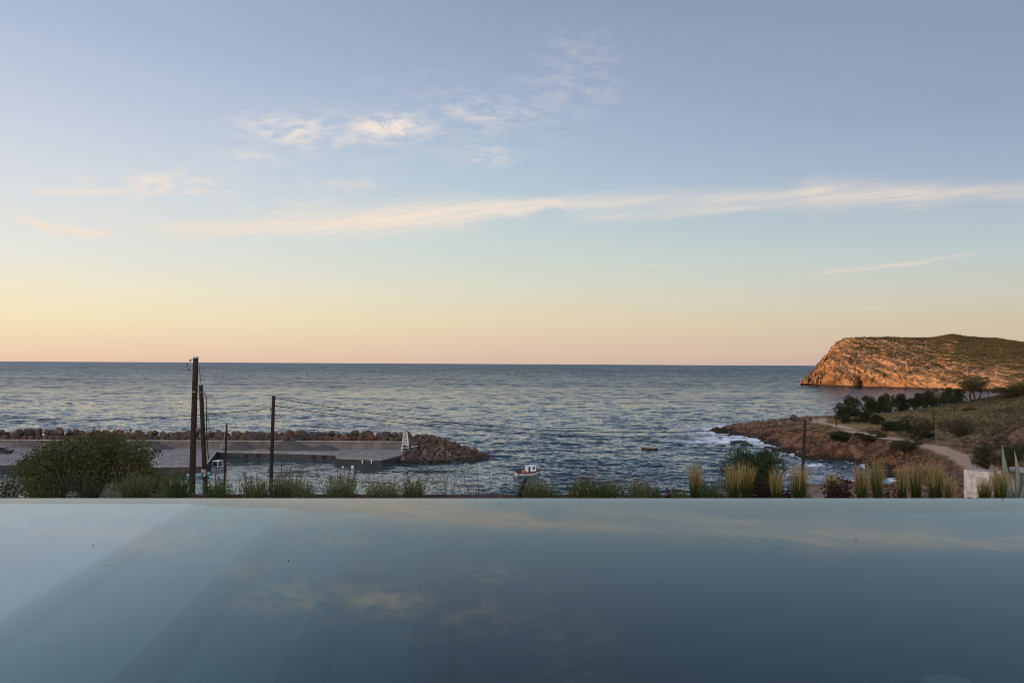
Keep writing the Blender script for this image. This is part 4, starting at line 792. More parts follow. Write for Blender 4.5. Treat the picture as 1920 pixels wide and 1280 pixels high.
for i, a in enumerate([
    (1574, 1609, 749, 783, 'dark bush at the seaward end of the row, just left of the distant thin pole', {}), (1573, 1600, 765, 794, 'dark bush by the road bend, in front of the row, nearest the walking person', {}), (1596, 1627, 767, 794, 'dark bush by the road bend, right of the one nearest the walking person', {}),
    (1610, 1640, 747, 778, 'dark bush behind the thin distant pole, second in the row along the shore', {}), (1633, 1653, 780, 797, 'small low bush right of the two bushes at the road bend', {}), (1636, 1652, 757, 774, 'small dark bush filling the gap in the shore row', {}),
    (1648, 1676, 739, 774, 'left half of the widest clump in the shore row, the taller bush', {}), (1672, 1701, 743, 773, 'right half of the widest clump in the shore row, the lower bush', {}), (1702, 1727, 741, 768, 'squarish dark bush between the widest clump and the tree mass of the shore row', {}),
    (1727, 1750, 742, 764, 'dark bush at the left side of the tree mass in the shore row', {}), (1738, 1776, 731, 763, 'tallest dark tree mass in the shore row left of the stone hut', {}), (1772, 1803, 727, 758, 'dark tree directly left of the flat topped tree', {}),
    (1657, 1693, 791, 808, 'low rounded bush on the field edge above the dirt road', {}), (1768, 1826, 783, 819, 'wide olive green bush alone on the field right of the thin wooden pole', {'m_': L_SCRUB, 'n': 4200}), (1564, 1596, 812, 829, 'low dark bush on the bank below the road, the leftmost', {}),
    (1611, 1656, 811, 826, 'wide low dark bush on the bank below the road', {}), (1676, 1722, 824, 849, 'dark bush spilling down the bank from the road at the roadside tree', {'m_': L_SCRUB}), (1826, 1878, 838, 882, 'large dark round bush where the road drops out of sight behind the white block', {'n': 5200, 'm_': L_DK2}),
    (1862, 1912, 832, 885, 'large dark bush behind the agave at the right edge', {'n': 5200, 'm_': L_DK2}), (1900, 1950, 836, 890, 'dark bush cut off by the right edge of the photo behind the grey post', {'n': 4000, 'm_': L_DK2}), (1872, 1925, 723, 745, 'long low dark hedge on the ridge at the right edge', {}), (1906, 1960, 718, 742, 'dark treetop on the ridge cut off by the right edge', {}),
    (1728, 1748, 812, 826, 'small bush touching the right side of the roadside tree', {}), (1806, 1828, 764, 771, 'tiny flat bush on the dry grass slope', {'m_': L_SCRUB, 'n': 900})]):
    k = dict(a[5]); shrub_px(a[0], a[1], a[2], a[3], a[4], seed=30 + i, **k)
shrub_px(1693, 1742, 787, 830, 'dark round tree beside the dirt road, its shade falling on the road', 'roadside_tree', 'tree', L_DK2, 71, trunk_h=.06, n=6500)
shrub_px(1804, 1852, 716, 752, 'flat topped dark tree with bare forked trunks at the end of the row', 'umbrella_tree', 'tree', L_DK2, 72, trunk_h=.42, n=4200, trunks=3, lobes=22, gap=-.4)
g = ground_at(1803, 753); sh = empty('stone_hut', (g.x, g.y, g.z - .3), .1, label='tiny grey stone hut beside the flat topped tree', cat='hut'); MB().box((0, 0, 1.0), (3.4, 2.5, 2.1)).build('wall', mat('hut_stone', (.13, .11, .09), .9, .35, 1.5, bump=.05, bscale=4), sh); MB().box((0, 0, 2.12), (3.8, 2.9, .16)).build('roof', M_CONC, sh)
# low scrub and tussocks over the slopes (nobody could count it)
def scatter_scrub():
    r = np.random.default_rng(5); n = 90000; x = r.uniform(24, 330, n); y = r.uniform(68, 430, n)
    ok = (x / y < .82) & (x / y > .36); x, y = x[ok], y[ok]; z = land_h(x, y); rd, _ = road_dist(x, y); d = fbm(np.stack([x, y, 0 * x], -1) / 11, 3, 44)
    hl = sstep(x - .18 * y, 60, 78)
    ok = (z > 2.2) & (rd > 3.6) & (d + .7 * hl + sstep(z, 3, 9) * .25 > r.uniform(-.1, .75, len(x))); ok &= ~((z < 3.5) & (y < 146)); x, y, z = x[ok], y[ok], z[ok]
    k = len(x); s = r.uniform(.15, .6, k) * (.6 + y / 260); VV = []; per = 26
    for j in range(per):
        dd = r.normal(size=(k, 3)); dd /= np.linalg.norm(dd, axis=1)[:, None]; dd[:, 2] = np.abs(dd[:, 2]) * .75
        VV.append(np.stack([x, y, z], -1) + dd * (s * r.uniform(.5, 1.1, k))[:, None])
    P = np.concatenate(VV); V, Fc = leaf_quads(P, np.tile(s, per).mean() * .42, r, .5, .5)
    return mesh_np('scrub', V, Fc), k
me, k = scatter_scrub(); link('scrub', me, leaf_mat('dry_scrub_leaves', (.03, .032, .014), (.13, .105, .05), trans=.15), kind='stuff', label='low olive and straw coloured scrub dotted over the slopes', cat='scrub'); print('scrub', k)
# dry grass field
def grass_field():
    r = np.random.default_rng(6); n = 150000; c = at_z(1720, 785, 6); x = r.normal(c.x, 26, n); y = r.normal(c.y, 30, n); rd, _ = road_dist(x, y); z = land_h(x, y)
    ok = (rd > 3.4) & (z > 4.4) & (fbm(np.stack([x, y, 0 * x], -1) / 9, 3, 4) > -.12) & (x / y < .8); x, y, z = x[ok], y[ok], z[ok]; k = len(x); h = r.uniform(.25, .6, k); a = r.uniform(0, 6.28, k); w = .07
    b = np.stack([x, y, z - .05], -1); t = b + np.stack([r.normal(0, .12, k), r.normal(0, .12, k), h], -1); o = np.stack([np.cos(a) * w, np.sin(a) * w, 0 * a], -1)
    return mesh_np('dry_grass', np.stack([b - o, b + o, t], 1).reshape(-1, 3), np.arange(3 * k).reshape(k, 3))
link('dry_grass', grass_field(), leaf_mat('dry_grass_blades', (.20, .155, .07), (.36, .28, .14), trans=.2), kind='stuff', label='straw coloured dry grass on the field behind the dirt road', cat='grass')
# loose rocks on the eroded bank
def bank_rocks():
    r = np.random.default_rng(8); n = 60000; x = r.uniform(30, 200, n); y = r.uniform(80, 290, n); z = land_h(x, y); rd, _ = road_dist(x, y)
    ok = (z > .05) & ((z < 5.2) | ((z < 8.5) & (y < 150))) & (rd > 3.0) & (x / y < .8) & (x / y > .28) & (fbm(np.stack([x, y, 0 * x], -1) / 6, 3, 14) > -.05) & ~((z < 2.4) & (y < 146)) & (r.random(n) < np.where(y < 150, .8, np.interp(z, [0, 3.5, 5.2], [1, .6, .1]))); x, y, z = x[ok], y[ok], z[ok]
    v8, f8 = ico(1); k = min(len(x), 9000); s = r.lognormal(-1.35, .5, k).clip(.1, 1.1); V = []; 
    sc_ = r.uniform(.6, 1.3, (k, 3)) * s[:, None] * (1, 1, .7); jit = 1 + r.normal(0, .24, (k, len(v8), 1)); V = (v8[None] * jit) * sc_[:, None] + np.stack([x[:k], y[:k], z[:k] + s * .1], -1)[:, None]
    return mesh_np('bank_stones', V.reshape(-1, 3), (f8[None] + (np.arange(k) * len(v8))[:, None, None]).reshape(-1, 3))
M_BANK = bpy.data.materials.new('bank_rock'); M_BANK.use_nodes = True; t_ = NT(M_BANK.node_tree); p_ = t_.n['Principled BSDF']; c_ = t_.ramp(t_.geo('Random Per Island'), [(0, (.06, .036, .025)), (.35, (.14, .075, .044)), (.7, (.09, .065, .05)), (1, (.20, .125, .085))])
t_.inp(p_, 'Base Color', t_.mix(t_.smooth(t_.sep(t_.geo())[2], .9, .4), c_, (.02, .016, .014))); t_.inp(p_, 'Roughness', .9)
link('bank_stones', bank_rocks(), M_BANK, kind='stuff', label='loose reddish stones strewn over the eroded bank below the road', cat='stones')
# scrub clumps on the headland
def headland_scrub():
    r = np.random.default_rng(15); sel = (TT > .02) & (TT < 1.15) & (CX < 1935); w_ = (veg[sel] + .02 + .3 * (gnoise(np.stack([HX2, HY2, HZ2], -1)[sel] / 14, 3) > .15) * (CX[sel] > 1600)) * (HZ2[sel] > 5) * WD[sel] / 100; idx = r.choice(sel.sum(), 9000, p=w_ / w_.sum())
    C_ = np.stack([HX2[sel], HY2[sel], HZ2[sel]], -1)[idx] + r.normal(0, .8, (9000, 3)) * (1, 1, 0); s = r.uniform(.7, 2.0, 9000); VV = []
    for j in range(12):
        dd = r.normal(size=(9000, 3)); dd /= np.linalg.norm(dd, axis=1)[:, None]; dd[:, 2] = np.abs(dd[:, 2]) * .6; VV.append(C_ + dd * (s * r.uniform(.4, 1, 9000))[:, None])
    V, Fc = leaf_quads(np.concatenate(VV), 1.1, r, .3, .6); return mesh_np('headland_scrub', V, Fc)
link('headland_scrub', headland_scrub(), leaf_mat('headland_scrub_leaves', (.04, .04, .014), (.13, .10, .038), trans=.1), kind='stuff', label='dark olive scrub clinging to the headland', cat='scrub')

# white block and path stones on the slope
a = at_y(1807, 926, 75); b = at_y(1864, 934, 73); zb_ = min(a.z, b.z) - 1.2; ta = at_y(1807, 880.5, 75).z; cw = (b - a); cw.z = 0
cyw = empty('concrete_cistern', (a.x, a.y, zb_), math.atan2(cw.y, cw.x), label='whitewashed rough concrete block with a flat grey top, standing by the grasses', cat='cistern'); zt = ta - zb_; Lc = cw.length
M_LIME = mat('limewash', (.60, .56, .51), .9, .22, 1.8, (.36, .33, .30), bump=.04, bscale=7)
MB().box((Lc / 2, 1.0, zt / 2), (Lc, 2.0, zt), bev=.03).build('wall', M_LIME, cyw); MB().box((Lc / 2, 1.0, zt + .03), (Lc - .25, 1.8, .06)).build('lid', mat('cistern_lid', (.27, .23, .22), .9, .2, 2), cyw)

# person walking on the road, seen from behind
def person():
    g = ground_at(1568, 800.5); e = empty('person', g, R(20), label='person in dark clothes walking away along the dirt road', cat='person')
    J = {'pel': (0, 0, .93), 'ch': (0, .02, 1.28), 'nk': (0, .03, 1.47), 'hd': (0, .05, 1.60), 'tp': (0, .05, 1.72)}
    for s_, q in (('l', -1), ('r', 1)):
        J['hp' + s_] = (.10 * q, 0, .88); J['kn' + s_] = (.12 * q, .10 * q, .49); J['an' + s_] = (.12 * q, .12 * q - (.10 if q < 0 else 0), .07); J['to' + s_] = (.12 * q, .26 * q + (.0 if q > 0 else .22), .03)
        J['sh' + s_] = (.19 * q, .02, 1.40); J['el' + s_] = (.25 * q, -.08 * q, 1.13); J['wr' + s_] = (.25 * q, -.06 * q + .08, .88); J['ha' + s_] = (.25 * q, -.04 * q + .1, .80)
    rad = {'pel': .16, 'ch': .17, 'nk': .065, 'hd': .10, 'tp': .07, 'hp': .11, 'kn': .07, 'an': .05, 'to': .035, 'sh': .075, 'el': .05, 'wr': .035, 'ha': .04}
    ed = [('pel', 'ch'), ('ch', 'nk'), ('nk', 'hd'), ('hd', 'tp')] + [x for s_ in 'lr' for x in (('pel', 'hp' + s_), ('hp' + s_, 'kn' + s_), ('kn' + s_, 'an' + s_), ('an' + s_, 'to' + s_), ('ch', 'sh' + s_), ('sh' + s_, 'el' + s_), ('el' + s_, 'wr' + s_), ('wr' + s_, 'ha' + s_))]
    ks = list(J); me = bpy.data.meshes.new('body'); me.from_pydata([J[k] for k in ks], [(ks.index(a), ks.index(b)) for a, b in ed], []); o = link('body', me, mat('dark_clothes', (.035, .02, .022), .9, .2, 3), e)
    o.modifiers.new('skin', 'SKIN'); sv = me.skin_vertices[0].data
    for i, k in enumerate(ks): r_ = rad.get(k, rad.get(k[:2])); sv[i].radius = (r_, r_ * .8)
    sv[ks.index('pel')].use_root = True; o.modifiers.new('s', 'SUBSURF').levels = 1; o.modifiers['s'].render_levels = 2
    V = IV * (.11, .12, .12) + (0, .035, 1.66); V = V[:, :]; link('hair', mesh_np('hair', V, IF, True), mat('dark_hair', (.015, .01, .008), .8), e)
person()

# ------------------------------------------------------------------ garden along the pool edge
BZ = 19.86
bed = prism([(-14, 9.55), (14, 9.9), (14, 12.2), (-14, 11.9)], BZ - .8, BZ - .02); bed.build('planting_bed', mat('garden_soil', (.05, .035, .026), .95, .4, 6, bump=.02, bscale=30, coord='geo'), kind='structure')
ed_ = MB(); a, b = at_y(120, 932, 11.75), at_y(1420, 932, 12.0); d = b - a; ed_.box((0, 0, -.2), (d.length, .05, .5)).build('bed_edging', mat('rusty_steel', (.06, .035, .028), .8, .3, 4), None, label='thin rusty steel edging along the back of the planting bed', cat='edging').matrix_world = Matrix.Translation(((a.x + b.x) / 2, (a.y + b.y) / 2, at_y(700, 932.0, 11.9).z)) @ Matrix.Rotation(math.atan2(d.y, d.x), 4, 'Z')
def blades(n, R0, h, w, spread, bend, r, segs=4, hv=.25, tipw=.15, wave=0):
    """n tapered blades fanning from a patch of radius R0"""
    a = r.uniform(0, 2 * np.pi, n); q = np.sqrt(r.random(n)); rx = np.cos(a) * q * R0; ry = np.sin(a) * q * R0
    out = spread * q * r.uniform(.4, 1.2, n); H = h * (1 - hv * r.random(n)) * (1 - (.24 if hv == .6 else .18) * q * (hv < .61)); ba = a + r.normal(0, .5, n); fa = r.uniform(0, 2 * np.pi, n); ts = np.linspace(0, 1, segs + 1); V = []
    for t in ts:
        o = out * t + bend * H * t ** 2.6 * r.uniform(.5, 1.3, n) * (1 if t == 1 else 1); x = rx + np.cos(ba) * o; y = ry + np.sin(ba) * o; z = H * (t - .12 * (bend * 1.5 * t ** 3))
        ww = w * (1 - (1 - tipw) * t) / 2; V.append(np.stack([np.stack([x - np.cos(fa) * ww, y - np.sin(fa) * ww, z], -1), np.stack([x + np.cos(fa) * ww, y + np.sin(fa) * ww, z], -1)], 1))
    V = np.stack(V, 1); m_ = segs + 1; idx = np.arange(n)[:, None] * m_ * 2 + np.arange(segs)[None] * 2; Fc = np.stack([idx, idx + 1, idx + 3, idx + 2], -1).reshape(-1, 4)
    return V.reshape(-1, 3), Fc, np.tile(np.repeat(ts, 2), n)
def merge(parts):
    V = np.concatenate([p[0] for p in parts]); o = 0; Fs = []
    for p in parts: Fs.append(p[1] + o); o += len(p[0])
    return V, np.concatenate(Fs), np.concatenate([p[2] if len(p) > 2 else np.full(len(p[0]), .5) for p in parts])
G_GRASS = leaf_mat('feather_grass', (.026, .046, .005), (.085, .115, .018), trans=.3, tip=(.24, .18, .055), tip2=(.52, .39, .17))
G_LAV = leaf_mat('lavender_leaves', (0.042, 0.058, 0.021), (0.105, 0.131, 0.053), trans=.2, tip=(0.079, 0.100, 0.037), tip2=(0.158, 0.178, 0.074)); G_GREEN = leaf_mat('green_leaves', (0.035, 0.060, 0.014), (0.101, 0.141, 0.035), trans=.25)
G_DARK = leaf_mat('dark_leaves', (0.023, 0.034, 0.017), (0.063, 0.073, 0.037), trans=.15); G_PURP = leaf_mat('purple_leaves', (.025, .009, .012), (.06, .02, .024), trans=.1); G_GREY = leaf_mat('grey_green_leaves', (0.105, 0.128, 0.090), (0.225, 0.255, 0.180), trans=.1)
G_STALK = leaf_mat('flower_stalks', (0.065, 0.078, 0.039), (0.130, 0.130, 0.065), trans=.1, tip=(0.065, 0.039, 0.065), tip2=(0.143, 0.091, 0.117)); G_PINK = leaf_mat('pink_flowers', (0.416, 0.156, 0.182), (0.650, 0.390, 0.390), trans=.2); G_VIOL = leaf_mat('violet_flowers', (0.208, 0.156, 0.312), (0.364, 0.286, 0.494), trans=.2)
def place(px, Y, lb, name, cat, group):
    p = at_y(px, 934, Y); return empty(name, (p.x, Y, BZ - .02), 0, label=lb, cat=cat, group=group), Y / F, (at_y(px, 934, Y).z - BZ + .02)
def size_of(x0, x1, top, Y, off): s = Y / F; return (x1 - x0) * s, (934 - top) * s + off
def feather_grass(x0, x1, top, Y, lb, seed):
    r = np.random.default_rng(seed); e, s, off = place((x0 + x1) / 2, Y, lb, 'feather_grass', 'ornamental grass', 'feather grass tufts along the pool'); w, h = size_of(x0, x1, top - 5, Y, off)
    V, Fc, t = merge([blades(430, w * .15, h * .76, .0062, w * .20, .03, r, 5, .5), blades(300, w * .13, h * .96, .0044, w * .28, .04, r, 6, .34, .3), blades(80, w * .10, h * 1.07, .0028, w * .34, .09, r, 6, .12, .3)]); t = np.clip(V[:, 2] / h, 0, 1); V = V + (t ** 2)[:, None] * np.array([r.uniform(-.05, .05), 0, 0])
    link('blades', mesh_np('blades', V, Fc, False, {'t': t}), G_GRASS, e)
    V, Fc, t = blades(60, w * .2, h * 1.08, .007, w * .36, .2, r, 7, .1, .8); k = t > .55; V, Fc, t2 = blades(90, w * .15, h * 1.05, .006, w * .26, .09, r, 6, .3, .5); m_ = Fc[(t2[Fc].min(1) > .6)]; link('plumes', mesh_np('plumes', V, m_, False, {'t': np.ones(len(V))}), G_GRASS, e)
def stalk_mesh(H, r, kind):
    b = r.uniform(-.5, .5); ts = np.linspace(0, 1, 7); pts = np.stack([b * .35 * H * ts ** 1.6, r.uniform(-.1, .1) * ts, H * ts], -1); V = []; w = .0017
    for p, t in zip(pts, ts): V += [p + (-w, 0, 0), p + (w, 0, 0), p + (0, w * 1.6, 0)]
    V = np.array(V); Fc = [[i * 3 + j, i * 3 + (j + 1) % 3, i * 3 + 3 + (j + 1) % 3, i * 3 + 3 + j] for i in range(6) for j in range(3)]; n = {'spike': 38, 'pink': 26, 'dry': 12}[kind]; lo = {'spike': .80, 'pink': .45, 'dry': .3}[kind]
    tt_ = r.uniform(lo, 1.0, n); c = np.stack([np.interp(tt_, ts, pts[:, i]) for i in range(3)], -1) + r.normal(0, {'spike': .0035, 'pink': .007, 'dry': .008}[kind], (n, 3)); Q, Fq = leaf_quads(c, {'spike': .009, 'pink': .010, 'dry': .009}[kind], r, 1.0, .6)
    return (V, np.array(Fc), np.repeat(ts, 3) * .2), (Q, Fq, np.ones(len(Q)))
STALK = {}
for kd, H in (('spike', .4), ('pink', .42), ('dry', .42)):
    for i in range(5):
        a_, b_ = stalk_mesh(H, np.random.default_rng(300 + i + len(kd) * 10), kd)
        if kd == 'pink':
            V, Fc, t = merge([a_, b_]); me = mesh_np('stalk', V, Fc, False, {'t': t}); me.materials.append(G_STALK); me.materials.append(G_PINK); mi = np.zeros(len(Fc), np.int32); mi[len(a_[1]):] = 1; me.polygons.foreach_set('material_index', mi)
        else: V, Fc, t = merge([a_, b_]); me = mesh_np('stalk', V, Fc, False, {'t': t}); me.materials.append(G_STALK)
        STALK.setdefault(kd, []).append(me)
def stalks(e, kind, n, w, h0, h1, r):
    for i in range(n):
        o = bpy.data.objects.new('flower_stalk', STALK[kind][r.integers(0, 5)]); COL.objects.link(o); o.parent = e; q = r.uniform(-.5, .5)
        o.location = (q * w * .75, r.uniform(-.06, .06), 0); k = r.uniform(h0, h1) / .41; o.scale = (k, k, k); o.rotation_euler = (r.normal(0, .08), q * .55, r.uniform(-1, 1))
def lavender(x0, x1, top, Y, lb, seed, st=('spike', 9, 870), m_=None, name='lavender', cat='lavender'):
    r = np.random.default_rng(seed); e, s, off = place((x0 + x1) / 2, Y, lb, name, cat, 'low herb tufts along the pool'); w, h = size_of(x0, x1, top, Y, off); n = int(480 * w / .35) + 150
    parts = [blades(n, w * .26, h, .010, w * .34, .12, r, 3, .6, .3)]; P = parts[0][0][parts[0][2] > .3]; P = P[r.integers(0, len(P), n * 5)] + r.normal(0, .006, (n * 5, 3)); V, Fc = leaf_quads(P, .034, r, 1.0, .24); parts.append((V, Fc, np.clip(V[:, 2] / h, 0, 1)))
    V, Fc, t = merge(parts); V *= (1, .6, 1.16); link('foliage', mesh_np('foliage', V, Fc, False, {'t': t}), m_ or G_LAV, e)
    if st: hs = (934 - st[2]) * Y / F + off; stalks(e, st[0], st[1], w, h * 1.05, hs, r)
    return e
def leafy(x0, x1, top, Y, lb, seed, m_, dens=1.0, leaf=.02, name='garden_shrub', cat='shrub', st=None, upright=.3, nst=40, flowers=None):
    """stems carrying small leaves; airy where dens is low"""
    r = np.random.default_rng(seed); e, s, off = place((x0 + x1) / 2, Y, lb, name, cat, 'shrubs along the pool'); w, h = size_of(x0, x1, top, Y, off); n = int(nst * max(1, w / .35))
    B = blades(n, w * .22, h, .0035, w * .42 * (1.2 - upright), .06, r, 6, .5, .5); link('stems', mesh_np('stems', B[0] * (1, .6, 1), B[1], False), M_BARK, e)
    if m_ is G_PURP: dens *= 4.5
    P = B[0][B[2] > .14]; k = int(n * 34 * dens); P = P[r.integers(0, len(P), k)] + r.normal(0, leaf * .45, (k, 3)); V, Fc = leaf_quads(P * (1, .6, 1), leaf, r, .5, .42); link('leaves', mesh_np('leaves', V, Fc), m_, e)
    if flowers:
        P = r.normal(0, 1, (flowers, 3)) * (w * .25, .06, h * .12) + (0, 0, h * .42); V, Fc = leaf_quads(P, .014, r, .3, .8); link('flowers', mesh_np('flowers', V, Fc), G_VIOL, e, kind='stuff')
    if st: stalks(e, st[0], st[1], w, h * .8, (934 - st[2]) * Y / F + off, r)
    return e
def cushion(x0, x1, top, Y, lb, seed, m_):
    r = np.random.default_rng(seed); e, s, off = place((x0 + x1) / 2, Y, lb, 'cushion_plant', 'cushion plant', 'round cushion plants along the pool'); w, h = size_of(x0, x1, top, Y, off); n = 1700
    d = r.normal(size=(n, 3)); d /= np.linalg.norm(d, axis=1)[:, None]; d[:, 2] = np.abs(d[:, 2]); P = d * (w / 2, w / 2 * .7, h) * (r.uniform(.75, 1.02, n) * (1 + .15 * gnoise(d * 3, seed)))[:, None]; V, Fc = leaf_quads(P, .028, r, .4, .35); link('foliage', mesh_np('foliage', V, Fc), m_, e)
# left to right
leafy(-25, 34, 878, 11.0, 'tall dark leafy shrub cut off by the left edge', 501, G_DARK, 1.6, .026, nst=60)
leafy(46, 92, 886, 11.3, 'yellowish green leafy shrub, second from the left edge', 502, G_GREEN, 1.2, .024)
leafy(92, 200, 872, 11.6, 'widest dark shrub with many thin stems below the big dense tree', 503, G_DARK, 1.5, .024, nst=55, st=('dry', 8, 866))
cushion(113, 160, 921, 10.4, 'smallest flat grey green cushion plant, nearest the left edge', 504, G_GREY); cushion(184, 232, 904, 10.7, 'round grey green cushion plant between the widest dark shrub and the lavender', 505, G_GREY)
lavender(228, 280, 890, 11.3, 'dark lavender tuft with tall pale stalks right of the big dense tree', 506, ('spike', 10, 866)); cushion(284, 326, 906, 10.6, 'bright green cushion plant left of the tallest pole', 507, G_GREEN)
lavender(302, 354, 884, 11.0, 'tall spiky green tuft just left of the tallest pole', 508, ('spike', 10, 872), G_GREEN)
leafy(352, 384, 908, 11.2, 'thin low twiggy shrub at the foot of the two tall poles', 509, G_GREY, .6, .016)
lavender(384, 428, 899, 10.9, 'round green tuft in front of the shortest pole', 510, ('spike', 7, 876), G_GREEN); leafy(428, 462, 908, 11.4, 'sparse twiggy plant between the shortest pole and the straight dark pole', 511, G_DARK, .5, .016, st=('dry', 7, 874))
lavender(458, 503, 897, 11.0, 'lavender tuft directly left of the straight dark pole', 512, ('spike', 9, 872))
lavender(508, 558, 892, 11.2, 'dense green lavender tuft directly right of the straight dark pole', 513, ('spike', 12, 868)); lavender(552, 588, 903, 10.9, 'narrow green tuft second right of the straight dark pole', 514, ('spike', 4, 880))
lavender(608, 668, 896, 11.0, 'broad lavender tuft under the jutting corner of the quay', 515, ('spike', 14, 866)); lavender(686, 748, 904, 10.9, 'broad low tuft with thin pinkish stalks below the quay end', 516, ('pink', 13, 886))
lavender(758, 793, 896, 11.1, 'narrow open tuft below the left foot of the breakwater mound', 517, ('spike', 7, 882)); leafy(804, 860, 880, 11.0, 'airy shrub with tiny dark leaves below the breakwater mound', 518, G_DARK, .8, .014, upright=.5, st=('dry', 4, 872))
leafy(864, 948, 892, 11.2, 'sparse twiggy plant with small violet flowers at its base', 519, G_DARK, .3, .013, st=('dry', 16, 866), nst=26, flowers=340)
e, s, off = place(958, 11.0, 'single dark flower spike leaning right, left of the fishing boat', 'flower_spike', 'flower spike', None); t0_ = at_y(986, 897, 11.0) - e.location; MB().tube([(0, 0, 0), tuple(t0_ * .5), tuple(t0_)], [.006, .006, .004], 6).build('stem', M_BARK, e)
r_ = np.random.default_rng(9); P = np.array([tuple(t0_)]) * r_.uniform(.28, 1.0, 420)[:, None] + r_.normal(0, .013, (420, 3)); V, Fc = leaf_quads(P, .028, r_, .2, .5); link('seed_head', mesh_np('seed_head', V, Fc), G_DARK, e)
lavender(972, 1038, 898, 11.1, 'bushy tuft with dark thin stalks under the fishing boat', 520, ('dry', 14, 884)); leafy(1035, 1062, 915, 11.4, 'wispy dry stem plant right of the fishing boat', 521, G_DARK, .3, .012, st=('dry', 5, 862), nst=8)
lavender(1066, 1112, 897, 11.0, 'left half of the widest green tuft with tall pink stalks', 522, ('pink', 10, 868), G_GREEN); lavender(1108, 1168, 902, 11.1, 'right half of the widest green tuft with tall pink stalks', 523, ('pink', 12, 862), G_GREEN)
lavender(1182, 1216, 900, 10.9, 'dark green tuft below the brown moored boat', 524, ('pink', 4, 882)); lavender(1212, 1234, 912, 11.0, 'small green tuft joined to the one below the brown moored boat', 525, ('pink', 6, 886), G_GREEN)
leafy(1240, 1270, 909, 11.0, 'small dark purple shrub, the leftmost purple one', 526, G_PURP, 1.2, .017, upright=.6); lavender(1264, 1284, 915, 10.8, 'very small green tuft between the leftmost purple shrub and the feather grass', 527, ('pink', 4, 895), G_GREEN)
feather_grass(1288, 1320, 861, 11.0, 'tall feather grass standing alone, leftmost of all the grasses', 601); lavender(1314, 1354, 906, 11.1, 'green tuft with pale pink flower stalks right of the leftmost feather grass', 528, ('pink', 14, 878), G_GREEN)
feather_grass(1360, 1392, 864, 10.9, 'feather grass in front of the left side of the round green tree', 602); feather_grass(1386, 1416, 863, 11.2, 'feather grass in front of the middle of the round green tree', 603)
leafy(1412, 1448, 882, 11.3, 'dark purple shrub between feather grasses under the round green tree', 529, G_PURP, 1.6, .018, upright=.6); feather_grass(1444, 1468, 874, 10.9, 'shorter feather grass right of the purple shrub under the round green tree', 604)
feather_grass(1476, 1522, 863, 11.0, 'broadest feather grass, in front of the dark pole where wires cross', 605); leafy(1460, 1484, 905, 11.4, 'low purple shrub left of the broadest feather grass', 530, G_PURP, 1.3, .017)
feather_grass(1546, 1572, 880, 11.4, 'short feather grass behind the large purple shrub over the beach', 606); leafy(1542, 1602, 888, 10.9, 'largest dark purple shrub, over the little beach', 531, G_PURP, 1.6, .018, upright=.6, nst=60)
feather_grass(1602, 1629, 864, 11.0, 'feather grass right of the largest purple shrub', 607); feather_grass(1631, 1660, 856, 11.1, 'tallest feather grass, with a wispy top, second right of the largest purple shrub', 608)
leafy(1656, 1692, 908, 10.9, 'small dark purple shrub between the tallest feather grass and its right neighbour', 532, G_PURP, 1.5, .017, upright=.5); feather_grass(1680, 1703, 869, 11.0, 'slim feather grass right of the small purple shrub', 609)
feather_grass(1704, 1731, 863, 11.2, 'feather grass on the left of a pair before the brown bank', 610); feather_grass(1738, 1771, 862, 11.0, 'feather grass on the right of a pair before the brown bank', 611)
feather_grass(1770, 1792, 888, 10.8, 'smallest feather grass, left of the white block', 612); leafy(1724, 1742, 918, 10.6, 'tiny reddish plant at the foot of the pair of feather grasses', 533, G_PURP, 1.0, .014)
feather_grass(1830, 1862, 890, 11.1, 'low feather grass in front of the white block', 613); feather_grass(1858, 1892, 868, 10.9, 'feather grass overlapping the right end of the white block', 614)
cushion(1504, 1530, 927, 10.4, 'tiny pale cushion plant by the pool under the dark pole', 534, G_GREEN)
# round green tree just below the garden
g = Vector((at_y(1412, 900, 16.5).x, 16.5, 0)); g.z = float(land_h(g.x, g.y)[0]); tree('carob_tree', tuple(g), 1.42, at_y(1412, 842, 16.5).z - g.z + .08, leaf_mat('carob_green', (.02, .036, .014), (.06, .088, .03)), 'round dark green young tree rising behind the feather grasses', None, 26000, .048, .15, 30, 88, gap=-.6)
# agave
p = at_y(1904, 934, 11.6); ag = empty('agave', (p.x, 11.6, BZ), 0, label='large grey green agave with long pointed leaves at the right edge', cat='agave'); M_AG = mat('agave_leaf', (.15, .18, .14), .6, .12, 4, (.10, .13, .11))
def agleaf(tx, tz, ty, w, curl=0.0):
    rings = []; a = Vector((0, 0, .02)); b = Vector((tx, ty, tz)); side = Vector((0, 1, 0)).cross(b - a).normalized(); side = Vector((abs(side.x) + .2, .35, side.z)).normalized(); nrm = (b - a).cross(side).normalized()
    for i in range(12):
        t = i / 11; c = a.lerp(b, t) + nrm * math.sin(t * math.pi) * curl; ww = w * (.62 + .55 * math.sin(min(t * 2.2, 1.57))) * (1 - t ** 2.2) ** .8 * .5 + .0015; th = .022 * (1 - t) + .003
        rings.append([c - side * ww, c - side * ww * .5 - nrm * th * .3, c + nrm * -th * .1, c + side * ww * .5 - nrm * th * .3, c + side * ww, c + side * ww * .5 - nrm * th, c - nrm * th * 1.3, c - side * ww * .5 - nrm * th])
    MB().loft([[tuple(q) for q in r] for r in rings], closed=True).build('leaf', M_AG, ag, True)
s = 11.6 / F
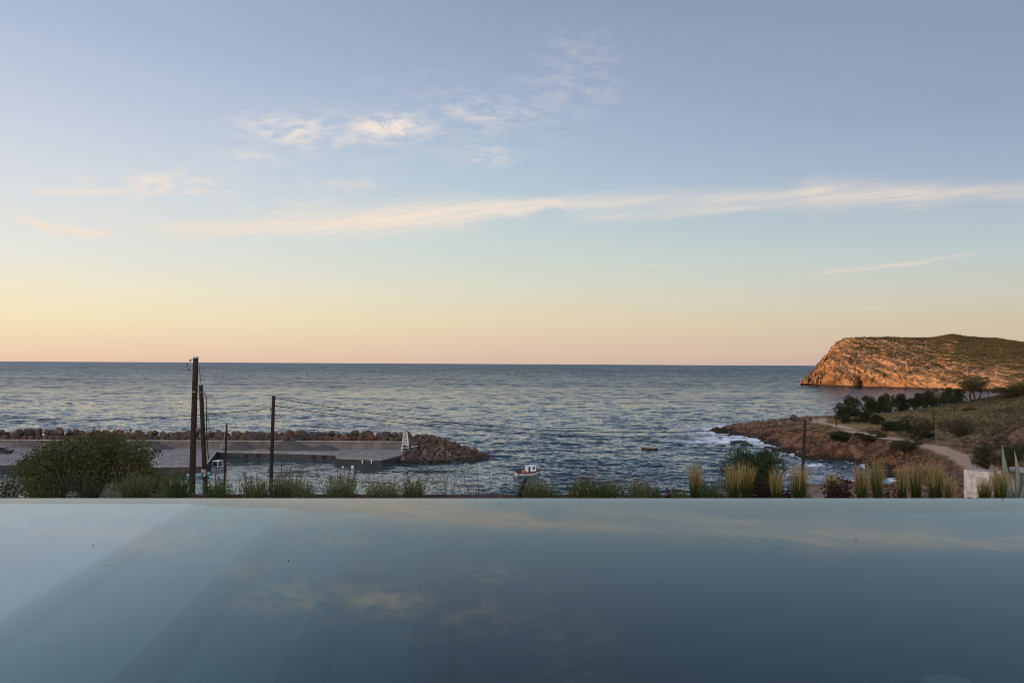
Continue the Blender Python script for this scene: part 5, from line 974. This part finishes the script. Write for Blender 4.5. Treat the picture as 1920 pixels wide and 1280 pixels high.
for tx, ty, tz, w, c in [(-24, 0, 103, 16, .04), (3, .05, 92, 13, -.05), (-40, -.1, 52, 12, .04), (-8, .12, 62, 13, .02), (17, -.12, 58, 13, -.03), (26, .05, 34, 12, -.04), (-12, -.2, 38, 12, .02), (-30, .2, 66, 11, .04)]: agleaf(tx * s, tz * s + (.14 if tz > 45 else .05), ty, w * s, c)
p = at_y(1915, 934, 11.9); gp = empty('garden_pillar', (p.x, 11.9, BZ - .02), R(-4), label='short blue grey pillar with a pale flat cap behind the agave', cat='pillar'); hp = at_y(1912, 882, 11.9).z - BZ
MB().box((.03, 0, hp / 2), (.15, .2, hp), bev=.01).build('shaft', mat('blue_grey_render', (.07, .085, .095), .8, .15, 3), gp); MB().box((-.01, 0, hp + .03), (.2, .26, .065), bev=.01).build('cap', mat('grey_cap', (.20, .21, .21), .8, .15, 3), gp)
# leaves and specks on the pool, and the round underwater light
for i, (px, py) in enumerate([(1575, 947), (1605, 1013), (199, 1060), (175, 1022), (541, 1050)]):
    c = at_z(px, py, PW + .003); V, Fc = leaf_quads(np.array([[0, 0, 0]]), .045, np.random.default_rng(i)); V[:, 2] = 0; o = link('floating_leaf', mesh_np('leaf', V * (1, 1, 0) + np.array([[0, 0, .004], [0, 0, .0], [0, 0, .005], [0, 0, 0]]), Fc), G_DARK, label=['tiny dark leaf floating nearest the pool edge at the right', 'tiny dark leaf floating on the right, second from the pool edge', 'tiny leaf floating at the left, the lower one', 'tiny leaf floating at the left, the upper one', 'tiny leaf floating over the middle pool steps'][i], cat='leaf', group='leaves floating on the pool'); o.location = c
pl_ = at_z(1795, 1274, PW); mw = pool.matrix_world; dloc = Matrix.Rotation(-yaw, 4, 'Z') @ (Vector((pl_.x, pl_.y, PW)) - pool_o) 
V_ = MB().tube([(0, 0, 0), (0, 0, .03), (0, 0, .045)], [.15, .15, .12], 28).build('floor_light', mat('pale_green_glass', (.55, .68, .62), .35, .1, 12), pool); V_.location = (dloc.x * 1.12, dloc.y + .45, -.62)
V_.rotation_euler.y = -.08
